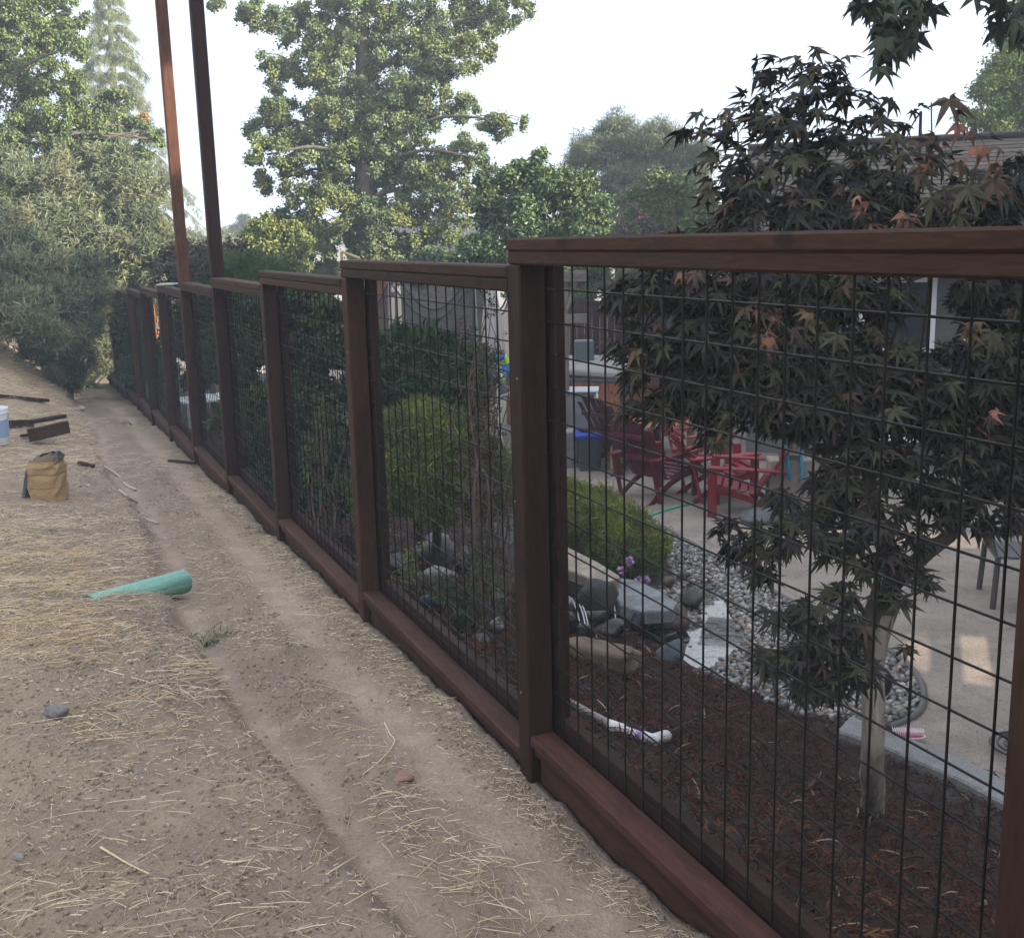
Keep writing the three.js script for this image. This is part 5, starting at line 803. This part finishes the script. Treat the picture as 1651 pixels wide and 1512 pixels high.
{ // bins and boxes left of the chairs
  const p = onP(951, 757), t = thing('recycling_bin', 'dark grey bin with a bright blue lid standing on the patio left of the chairs', 'bin', p, -YAW);
  const shell = new THREE.CylinderGeometry(0.235, 0.19, 0.46, 4, 1).rotateY(Math.PI / 4).scale(1.0, 1, 1.0).translate(0, 0.23, 0); part('body', shell.toNonIndexed(), S(C(0.035, 0.042, 0.05), { roughness: 0.5 }), t);
  part('lid', board(0.40, 0.05, 0.40, 0.015).translate(0, 0.487, 0).rotateZ(0.03), S(C(0.03, 0.06, 0.42), { roughness: 0.4 }), t); part('lid_rim', board(0.43, 0.03, 0.36, 0.01).translate(0, 0.456, 0), S(C(0.025, 0.05, 0.33), { roughness: 0.4 }), t);
  for (const s of [-1, 1]) part('handle', boardAt(0.03, 0.03, 0.14, s * 0.2, 0.415, 0), S(C(0.03, 0.035, 0.04)), t);
  const q = onP(935, 738, PATIO), b = thing('grill', 'low grill under a wrinkled grey cover behind the blue-lidded bin', 'grill', q.add(V(0, 0, 0)), -YAW - 0.1);
  const g = new THREE.BoxGeometry(0.50, 0.74, 0.42, 14, 18, 12), pp = g.attributes.position; for (let i = 0; i < pp.count; i++) { const x = pp.getX(i), y = pp.getY(i), z = pp.getZ(i); const w = 1 + 0.06 * Math.sin(y * 17 + x * 9) * Math.sin(x * 13 + z * 11) - 0.05 * (y > 0.3 ? 1 : 0); pp.setXYZ(i, x * w, y + 0.012 * Math.sin(x * 21), z * w); } g.computeVertexNormals();
  part('cover', g.translate(0, 0.57, 0), S(C(0.13, 0.13, 0.15), { roughness: 0.8 }), b); part('top_tray', boardAt(0.54, 0.03, 0.46, 0, 0.955, 0, 0.01), S(C(0.40, 0.40, 0.42)), b); for (const a of [-1, 1]) for (const c of [-1, 1]) part('leg', boardAt(0.04, 0.24, 0.04, a * 0.2, 0.12, c * 0.16), S(C(0.04, 0.04, 0.04)), b);
  const r = onP(912, 752), k = lone('stone_block', board(0.30, 0.50, 0.28, 0.02), rock(C(0.30, 0.29, 0.28)), 'upright pale rough stone block left of the blue-lidded bin', 'stone block', r.add(V(0, 0.25, 0)), -0.3);
}
{ // hot tub
  const p = onP(930, 688), t = thing('hot_tub', 'square hot tub with orange wooden sides and a thick grey cover', 'hot tub', p.add(V(0.5, 0, -0.7)), -YAW - 0.45), w = wood(C(0.42, 0.17, 0.09), { roughness: 0.5 });
  for (let s = 0; s < 4; s++) { const g = new THREE.Group(); for (let i = 0; i < 12; i++) { const m = part('side_panel', boardAt(0.155, 0.74, 0.03, (i - 5.5) * 0.163, 0.39, 0.98, 0.004).rotateY((s * Math.PI) / 2), w, t); } }
  part('base', boardAt(1.92, 0.07, 1.92, 0, 0.035, 0), S(C(0.04, 0.035, 0.03)), t); part('rim', boardAt(2.06, 0.06, 2.06, 0, 0.79, 0, 0.02), S(C(0.10, 0.10, 0.11)), t);
  const cm = S(C(0.30, 0.285, 0.27), { roughness: 0.7, bumpMap: rep(rockBump, 1), bumpScale: 0.004 });
  for (const s of [-1, 1]) part('cover', board(1.03, 0.11, 2.1, 0.03).rotateZ(-s * 0.035).translate(s * 0.52, 0.895, 0), cm, t);
}
{ // timber arbour post with two cross arms
  const p = onP(911, 742), t = thing('arbour_post', 'weathered grey timber post with two short cross arms beside the near fence post', 'post', p), w = wood(C(0.21, 0.185, 0.165), { roughness: 0.9 });
  const top = dep(911, 443, p.clone().sub(EYE).dot(FW)).y - p.y;
  part('shaft', boardAt(0.115, top, 0.115, 0, top / 2, 0, 0.005), w, t);
  part('cross_arm', board(0.70, 0.14, 0.06, 0.005).rotateY(-YAW).translate(-0.05, top - 0.0, 0.09), w, t); part('cross_arm', board(0.55, 0.12, 0.06, 0.005).rotateY(-YAW).translate(0.02, top - 0.56, 0.09), w, t); part('brace', beam(V(0.02, top - 0.45, 0.04), V(0.19, top - 0.05, 0.02), 0.07, 0.05), w, t);
}
function boardFence(label, P0, P1, h, bw, m, name = 'board_fence') {
  const L = P0.distanceTo(P1), d = P1.clone().sub(P0).setY(0).normalize(), t = thing(name, label, 'fence', P0, Math.atan2(-d.z, d.x)), n = Math.round(L / bw);
  for (let i = 0; i < n; i++) part('board', boardAt(bw - 0.003, h + rr(-0.02, 0.02), 0.022, (i + 0.5) * bw, h / 2, rr(-0.003, 0.003), 0.003), m[(rnd() * m.length) | 0], t);
  for (const y of [0.3, h - 0.25]) part('rail', boardAt(L, 0.09, 0.04, L / 2, y, -0.034, 0.003), m[0], t);
  for (let x = 0.05; x < L; x += 2.2) part('fence_post', boardAt(0.09, h + 0.05, 0.09, x, h / 2, -0.1, 0.004), m[0], t);
}
const redwood = [wood(C(0.075, 0.026, 0.022)), wood(C(0.06, 0.022, 0.019)), wood(C(0.09, 0.032, 0.025))], sunTintWood = [wood(C(0.50, 0.19, 0.07)), wood(C(0.44, 0.16, 0.06)), wood(C(0.56, 0.22, 0.08))];  // second set has low sun glow painted in as bright orange
{
  const A = dep(872, 690, 21), B = dep(1250, 690, 21); A.y = B.y = PATIO; boardFence('dark red-brown board fence along the back of the patio', A, B, 1.85, 0.14, redwood);
  const c = dep(560, 620, 22), d = dep(640, 620, 21); c.y = d.y = PATIO; boardFence('board fence with low sun put into its orange colour, seen through the second panel, left of the trampoline', c, d, 2.3, 0.14, sunTintWood);
  const e = dep(234, 640, 19), f = dep(262, 640, 18.6); e.y = f.y = dep(240, 560, 19).y; boardFence('small board panel with low sun put into its orange colour, seen through the far wire panels', e, f, 0.75, 0.14, sunTintWood, 'board_fence');
  lone('storage_box', board(0.32, 0.5, 0.3, 0.02), S(C(0.10, 0.115, 0.135), { roughness: 0.6 }), 'dark blue-grey storage box in front of the back fence', 'box', dep(942, 572, 19), -YAW); 
}
{ // trampoline with its sagging safety net
  const c = dep(705, 655, 17); c.y = PATIO; const t = thing('trampoline', 'round trampoline with a grey sagging safety net behind the second panel', 'trampoline', c), R = 1.15, pole = S(C(0.28, 0.28, 0.30), { metalness: 0.5, roughness: 0.4 });
  part('frame', new THREE.TorusGeometry(R, 0.03, 8, 48).rotateX(Math.PI / 2).translate(0, 0.75, 0), pole, t); part('bed', new THREE.CylinderGeometry(R - 0.1, R - 0.1, 0.01, 40).translate(0, 0.745, 0), S(C(0.02, 0.02, 0.02)), t);
  for (let i = 0; i < 6; i++) { const a = (i / 6) * 6.283 + 0.35, x = Math.cos(a) * R, z = Math.sin(a) * R; part('pole', limb([V(x, 0, z), V(x * 1.06, 1.4, z * 1.06), V(x * 1.02, 2.5, z * 1.02)], 0.024, 0.022, 7, 4), pole, t); }
  const pos = [], idx = [], N = 72, K = 8; for (let i = 0; i <= N; i++) { const a = (i / N) * 6.283 + 0.35, f = (i % 12) / 12, sag = 0.55 * Math.sin(f * Math.PI), rr1 = R * (1.02 - 0.05 * Math.sin(f * Math.PI)); for (let j = 0; j <= K; j++) { const y = lerp(0.76, 2.48 - sag, j / K); pos.push(Math.cos(a) * rr1, y, Math.sin(a) * rr1); } } for (let i = 0; i < N; i++) for (let j = 0; j < K; j++) { const a = i * (K + 1) + j, b = a + K + 1; idx.push(a, b, a + 1, a + 1, b, b + 1); }
  const g = new THREE.BufferGeometry(); g.setIndex(idx); g.setAttribute('position', new THREE.Float32BufferAttribute(pos, 3)); g.computeVertexNormals(); part('net', g, P(C(0.05, 0.05, 0.055), { transparent: true, opacity: 0.42, side: THREE.DoubleSide }), t);
  const hem = []; for (let i = 0; i <= N; i++) { const k = (i * (K + 1) + K) * 3; hem.push(V(pos[k], pos[k + 1], pos[k + 2])); } part('net_hem', limb(hem, 0.014, 0.014, 6, 1), S(C(0.03, 0.03, 0.03)), t);
  const u = thing('patio_umbrella', 'folded pale grey patio umbrella leaning beside the trampoline', 'umbrella', dep(798, 690, 15.5)); u.position.y = PATIO;
  part('pole', limb([V(0.1, 0, 0), V(0, 2.5, 0)], 0.022, 0.02, 8, 1), S(C(0.6, 0.58, 0.55)), u); const sh = []; for (let i = 0; i <= 14; i++) { const k = i / 14; sh.push(new THREE.Vector2(0.03 + 0.13 * Math.sin(Math.pow(1 - k, 0.7) * 2.2) * (1 - k * 0.5), 1.1 + k * 1.35)); }
  const lg = new THREE.LatheGeometry(sh, 40), lp = lg.attributes.position; for (let i = 0; i < lp.count; i++) { const a = Math.atan2(lp.getZ(i), lp.getX(i)), w = 1 + 0.25 * Math.sin(a * 8); lp.setX(i, lp.getX(i) * w); lp.setZ(i, lp.getZ(i) * w); } lg.computeVertexNormals(); part('canopy', lg, S(C(0.36, 0.34, 0.33), { side: THREE.DoubleSide }), u);
  const pf = thing('pool_float', 'blue and neon green pool float leaning behind the near post', 'pool float', dep(802, 592, 14.5), 0.3); pf.rotation.z = 0.3; const fl = S(C(0.03, 0.16, 0.50), { roughness: 0.4 }), ne = S(C(0.38, 0.62, 0.05), { roughness: 0.4 });
  part('ring', new THREE.TorusGeometry(0.15, 0.06, 10, 28), fl, pf); part('stripe', new THREE.TorusGeometry(0.15, 0.062, 10, 10, 0.7), ne, pf); part('stripe', new THREE.TorusGeometry(0.15, 0.062, 10, 10, 0.7).rotateZ(2.4), ne, pf); part('stripe', new THREE.TorusGeometry(0.15, 0.062, 10, 10, 0.5).rotateZ(4.4), ne, pf);
  const tw = thing('towel', 'turquoise towel hanging behind the near post by the grey arbour post', 'towel', dep(893, 615, 14.5), -YAW); const tg = new THREE.PlaneGeometry(0.12, 0.25, 6, 8), tp = tg.attributes.position; for (let i = 0; i < tp.count; i++) tp.setZ(i, 0.02 * Math.sin(tp.getX(i) * 60)); tg.computeVertexNormals(); part('cloth', tg, S(C(0.03, 0.30, 0.42), { side: THREE.DoubleSide }), tw);
}
{ // pale yellow frame whose top shows over the second panel
  const D = 13, y1 = dep(565, 409, D).y, a = dep(551, 420, D), b = dep(579, 424, D), base = onG(565, 700); const y0 = PATIO - 0.1; const t = thing('trellis_frame', 'pale yellow wooden frame whose top corner shows just above the fence', 'trellis', V(a.x, y0, a.z)), ym = wood(C(0.62, 0.52, 0.27), { roughness: 0.6 });
  const h = y1 - y0, e = V(b.x - a.x, 0, b.z - a.z); part('upright', beam(V(0, 0, 0), V(0, h + 0.03, 0), 0.03, 0.03), ym, t); part('upright', beam(e, e.clone().add(V(0, h - 0.05, 0)), 0.03, 0.03), ym, t); part('crossbar', beam(V(0, h + 0.03, 0), e.clone().add(V(0, h - 0.05, 0)), 0.04, 0.025), ym, t); part('crossbar', beam(V(0, h - 0.35, 0), e.clone().add(V(0, h - 0.43, 0)), 0.04, 0.025), ym, t);
  const wb = dep(272, 456, 13.6); lone('weathered_board', board(0.30, 0.02, 0.16, 0.004), wood(C(0.48, 0.46, 0.42)), 'pale weathered board lying on the fence top left of the tall posts', 'board', V(0.06, H0 - STEP * 5 + 0.015, -LEN * 5 + 0.55), 1.2).rotation.z = 0.0;
}
{ // neighbour's garage with pale lap siding, seen over the trampoline
  const a = dep(648, 520, 25), b = dep(800, 520, 25); const t = thing('garage', 'pale garage with horizontal lap siding beyond the trampoline', 'garage', V(a.x, PATIO, a.z), Math.atan2(-(b.z - a.z), b.x - a.x)), L = a.distanceTo(b), m = wood(C(0.27, 0.245, 0.235), { roughness: 0.8 });
  part('wall', boardAt(L, 2.75, 0.10, L / 2, 1.375, -0.09), m, t); for (let i = 0; i < 20; i++) part('siding_board', board(L, 0.145, 0.02, 0.003).rotateX(0.06).translate(L / 2, 0.1 + i * 0.133, -0.03), m, t);
  const r = S(C(0.16, 0.15, 0.15)); part('roof', board(L + 0.4, 0.06, 2.4, 0.01).rotateX(0.38).translate(L / 2, 3.05, -1.0), r, t);
}
// ---------- the house on the right ----------
{
  const A = 42.5 * Math.PI / 180, D0 = 15.6, c0 = V(EYE.x + Math.sin(A) * D0, PATIO, EYE.z - Math.cos(A) * D0);
  const t = thing('house', 'single-storey pale house with a grey shingle roof and white window frames behind the maple', 'house', c0, -A); // local: +x to the right, +z toward the camera
  const wallM = S(C(0.14, 0.136, 0.132), { roughness: 0.9, map: rep(concTex, 0.6) }), white = M.white, glass = P(C(0.02, 0.025, 0.03), { roughness: 0.05 }), x0 = -2.0, x1 = 11, hh = 2.5;
  const wins = [[-0.55, 0.30, 0.95, 2.1], [0.75, 0.02, 0.85, 2.08], [3.2, 0.9, 1.4, 1.2], [6.4, 0.9, 1.4, 1.2]];
  const sh = new THREE.Shape([[x0, 0], [x1, 0], [x1, hh], [x0, hh]].map(([x, y]) => new THREE.Vector2(x, y)));
  for (const [x, y, w, h] of wins) sh.holes.push(new THREE.Path([[x, y], [x, y + h], [x + w, y + h], [x + w, y]].map(([p, q]) => new THREE.Vector2(p, q))));
  part('wall', new THREE.ExtrudeGeometry(sh, { depth: 0.16, bevelEnabled: false }).translate(0, 0, -0.16), wallM, t);
  part('wall', boardAt(0.16, hh, 7, x0 + 0.08, hh / 2, -3.67), wallM, t); part('wall', boardAt(0.16, hh, 7, x1 - 0.08, hh / 2, -3.67), wallM, t); part('wall', boardAt(x1 - x0, hh, 0.16, (x0 + x1) / 2, hh / 2, -7.26), wallM, t);
  for (const [x, y, w, h] of wins) { const g = new THREE.Group(); g.name = 'window'; t.add(g); const f = 0.07; part('frame', mergeGeometries([boardAt(f, h, 0.09, x + f / 2, y + h / 2, -0.02), boardAt(f, h, 0.09, x + w - f / 2, y + h / 2, -0.02), boardAt(w - 2 * f, f, 0.09, x + w / 2, y + f / 2, -0.02), boardAt(w - 2 * f, f, 0.09, x + w / 2, y + h - f / 2, -0.02), boardAt(w - 2 * f, 0.045, 0.06, x + w / 2, y + h * 0.55, -0.03)]), white, g); part('pane', boardAt(w - 2 * f, h - 2 * f, 0.012, x + w / 2, y + h / 2, -0.06), glass, g); part('sill', boardAt(w + 0.12, 0.05, 0.16, x + w / 2, y - 0.026, 0.06), white, g); }
  part('fascia', boardAt(x1 - x0 + 1.0, 0.17, 0.03, (x0 + x1) / 2, hh + 0.03, 0.62, 0.004), white, t); part('gutter', boardAt(x1 - x0 + 1.0, 0.10, 0.10, (x0 + x1) / 2, hh + 0.055, 0.69, 0.02), white, t); part('soffit', boardAt(x1 - x0 + 1.0, 0.03, 0.62, (x0 + x1) / 2, hh - 0.03, 0.30), white, t);
  const pitch = 0.36, run = 4.6, shin = [P(C(0.055, 0.052, 0.05), { map: concTex, roughness: 1, specularIntensity: 0.2 }), P(C(0.066, 0.062, 0.058), { map: concTex, roughness: 1, specularIntensity: 0.2 }), P(C(0.045, 0.043, 0.042), { map: concTex, roughness: 1, specularIntensity: 0.2 })];
  for (const s of [1, -1]) { // two slopes of overlapping shingle courses
    const n = 26; for (let i = 0; i < n; i++) { const k = (i + 0.5) / n, z = s > 0 ? 0.66 - k * run : -8.5 + k * run, y = hh + 0.12 + k * run * Math.tan(pitch); part('shingle_course', board(x1 - x0 + 1.1, 0.03, (run / n / Math.cos(pitch)) * 1.35, 0.004).rotateX(s * (pitch - 0.06)).translate((x0 + x1) / 2 + rr(-0.03, 0.03), y, z), shin[i % 3], t); }
  }
  part('ridge_cap', boardAt(x1 - x0 + 1.1, 0.07, 0.3, (x0 + x1) / 2, hh + 0.17 + run * Math.tan(pitch), 0.66 - run, 0.02), shin[0], t);
  for (const x of [x0 - 0.02, x1 + 0.02]) { const gb = new THREE.Shape([[0.1, hh], [-7.9, hh], [-3.93, hh + 1.72]].map(([a, b]) => new THREE.Vector2(a, b))); part('gable', new THREE.ExtrudeGeometry(gb, { depth: 0.1, bevelEnabled: false }).rotateY(-Math.PI / 2).translate(x + 0.05, 0, 0), wallM, t); }
}
{ // low beige wall, garden table and bench chair on the patio
  const a = onP(1236, 828), b = onP(1352, 828); const w = lone('low_wall', board(a.distanceTo(b), 0.62, 0.30, 0.015), S(C(0.30, 0.25, 0.21), { map: concTex, roughness: 0.9 }), 'low beige rendered wall behind the hanging maple leaves', 'wall', a.clone().add(b).multiplyScalar(0.5).add(V(0, 0.31, 0)), Math.atan2(-(b.z - a.z), b.x - a.x));
  const rk = onP(1250, 840); lone('boulder', stone(0.42, 0.16, 0.3, 222, 3, 0.25), rock(C(0.14, 0.145, 0.155)), 'flat dark blue-grey rock on the patio under the hanging maple leaves', 'rock', rk.add(V(0, 0.06, 0)));
  const p = onP(1648, 968), t = thing('patio_chair', 'dark slatted patio chair cut by the right end post', 'chair', p, -0.6), m = S(C(0.05, 0.045, 0.042), { roughness: 0.5 });
  for (const [x, z] of [[-0.26, -0.24], [-0.26, 0.24], [0.26, -0.24], [0.26, 0.24]]) part('leg', limb([V(x * 1.08, 0, z * 1.08), V(x, 0.42, z)], 0.024, 0.024, 7, 1), m, t);
  for (let i = 0; i < 7; i++) part('back_slat', beam(V(-0.27, 0.44, (i - 3) * 0.075), V(-0.38, 0.95 - 0.02 * (i - 3) ** 2 * 0.5, (i - 3) * 0.08), 0.035, 0.014), m, t);
  for (let i = 0; i < 6; i++) part('seat_slat', boardAt(0.085, 0.02, 0.52, -0.24 + i * 0.096, 0.43, 0), m, t); for (const s of [-1, 1]) { part('arm', beam(V(-0.32, 0.64, s * 0.28), V(0.28, 0.64, s * 0.29), 0.05, 0.025), m, t); part('arm_post', beam(V(0.25, 0.42, s * 0.28), V(0.25, 0.63, s * 0.285), 0.03, 0.03), m, t); }
  part('top_rail', beam(V(-0.385, 0.93, -0.28), V(-0.385, 0.93, 0.28), 0.03, 0.04), m, t);
  const g = dep(332, 655, 15); g.y = yardY(g.x, g.z); const gt = thing('garden_table', 'pale garden table seen through the sixth wire panel', 'table', g, 0.3), gm = S(C(0.40, 0.46, 0.47), { roughness: 0.5 }); for (let i = 0; i < 5; i++) part('top_board', boardAt(0.8, 0.03, 0.12, 0, 0.5, (i - 2) * 0.128), gm, gt); for (const a2 of [-1, 1]) for (const b2 of [-1, 1]) part('leg', boardAt(0.05, 0.485, 0.05, a2 * 0.35, 0.2425, b2 * 0.25), gm, gt);
}
{ // pink society-garlic flowers by the stream
  for (const [x, y, hpx, lab] of [[1015, 945, 42, 'tall lilac flower head on a thin stem beside the grey flagstone'], [1002, 934, 14, 'low faded lilac flower left of the tall one'], [1030, 945, 8, 'pink flower lowest in the clump by the flagstone'], [1040, 945, 10, 'pink flower right of the tall lilac one']]) {
    const b = onY(x, y, PATIO + 0.18), D = b.clone().sub(EYE).dot(FW), h = (hpx * D) / F, t = thing('flower', lab, 'flower', b);
    part('stem', limb([V(0, -0.15, 0), V(0.01, h * 0.5, 0), V(0, h, 0)], 0.004, 0.003, 6, 3), S(C(0.08, 0.13, 0.05)), t); const list = []; for (let i = 0; i < 20; i++) { const d = V(gauss(), gauss() + 0.3, gauss()).normalize(); list.push([leafBasis(d.clone().multiplyScalar(0.022).add(V(0, h, 0)), d, V(gauss(), 1, gauss()), 0.032), C(0.40, 0.25, 0.44).multiplyScalar(rr(0.8, 1.25))]); } inst('petals', starLeaf, leafM(0xffffff), list, t, 'stuff');
  }
}
const vineBark = bark(C(0.16, 0.105, 0.08));
{ // bare vine stems climbing behind the near end of the second panel, and a leafy stalk low behind it
  const mk = (label, xs, y0, y1, D, n, cols, leafN, geo, ls) => { const f = dep(xs, y0, D); f.y = yardY(f.x, f.z) - 0.05; const t = thing('vine', label, 'vine', f), off = f.clone().negate(), gs = [], lf = [];
    for (let i = 0; i < n; i++) { const a = f.clone().add(V(gauss() * 0.12, 0, gauss() * 0.12)), top = dep(xs + gauss() * 24, lerp(y0, y1, rr(0.5, 1)), D + gauss() * 0.1), mid = a.clone().lerp(top, 0.5).add(V(gauss() * 0.14, 0, gauss() * 0.12)), m2 = a.clone().lerp(top, 0.75).add(V(gauss() * 0.12, 0, gauss() * 0.1)); const pts = [a, mid, m2, top].map((p) => p.clone().add(off)); gs.push(limb(pts, rr(0.004, 0.012), 0.0025, 5, 6, 0.3)); const cv = new THREE.CatmullRomCurve3(pts);
      for (let j = 0; j < leafN; j++) { const p = cv.getPoint(rr(0.15, 1)).add(V(gauss() * 0.07, gauss() * 0.06, gauss() * 0.07)); lf.push([mat4(p, [rr(-1, 1), rr(0, 6.28), rr(-1, 1)], ls * rr(0.6, 1.3)), cols[(rnd() * cols.length) | 0].clone().multiplyScalar(rr(0.7, 1.3))]); } }
    part('stem', mergeGeometries(gs), vineBark, t); inst('foliage', geo, lm, lf, t, 'stuff'); };
  mk('tangle of thin brown vine stems climbing behind the right end of the second panel', 775, 980, 470, 7.2, 26, [C(0.07, 0.055, 0.035), C(0.055, 0.06, 0.03), C(0.10, 0.05, 0.04)], 10, ROUND, 0.035);
  mk('leafy dark stems low behind the right end of the second panel', 762, 1060, 850, 6.3, 9, [C(0.05, 0.075, 0.03), C(0.06, 0.08, 0.035)], 8, NARROW, 0.05);
  mk('pale leafy stalks behind the third panel near its right end', 520, 830, 640, 7.9, 10, [C(0.085, 0.105, 0.05), C(0.06, 0.08, 0.035)], 10, ROUND, 0.045);
  mk('leafy stalk with light leaves at the left foot of the second panel', 665, 960, 870, 7.0, 5, [C(0.15, 0.17, 0.05), C(0.11, 0.14, 0.04)], 6, ROUND, 0.045);
}
{ // unseen slatted screen, added so its slats stripe the patch of low sun
  const p = onY(1512, 1056, PATIO).addScaledVector(SUN, 1.7), t = thing('added_stripe_screen', 'low slatted wooden screen added unseen right of the picture to stripe the sun', 'screen', V(p.x, PATIO, p.z), Math.atan2(SUN.x, SUN.z)), w = wood(C(0.2, 0.13, 0.09));
  for (let i = 0; i < 8; i++) part('slat', boardAt(1.8, 0.065, 0.02, 0, 0.12 + i * 0.125, 0, 0.004), w, t); for (const x of [-0.88, 0.88]) part('upright', boardAt(0.06, 1.08, 0.06, x, 0.54, -0.042, 0.004), w, t);
}
{ // dry leaf litter on the slab
  const list = []; for (let i = 0; i < 900; i++) { const x = rr(3.2, 9), z = rr(-9, 0.6); if (fbm(x * 0.9, z * 0.9, 121, 3) < rr(0.3, 0.62)) continue; list.push([mat4(V(x, PATIO + 0.006, z), [rr(-0.2, 0.2) - 1.57, rr(-0.2, 0.2), rr(0, 6.28)], rr(0.008, 0.035)), C(0.07, 0.05, 0.035).multiplyScalar(rr(0.6, 1.8))]); }
  const m = inst('leaf_litter', starLeaf, P(0xffffff, { roughness: 1, side: THREE.DoubleSide }), list, scene, 'stuff'); m.userData.label = 'dry leaves and crumbs scattered over the patio slab'; m.userData.category = 'leaf litter';
}
scene.updateMatrixWorld(true);
renderer.render(scene, camera);
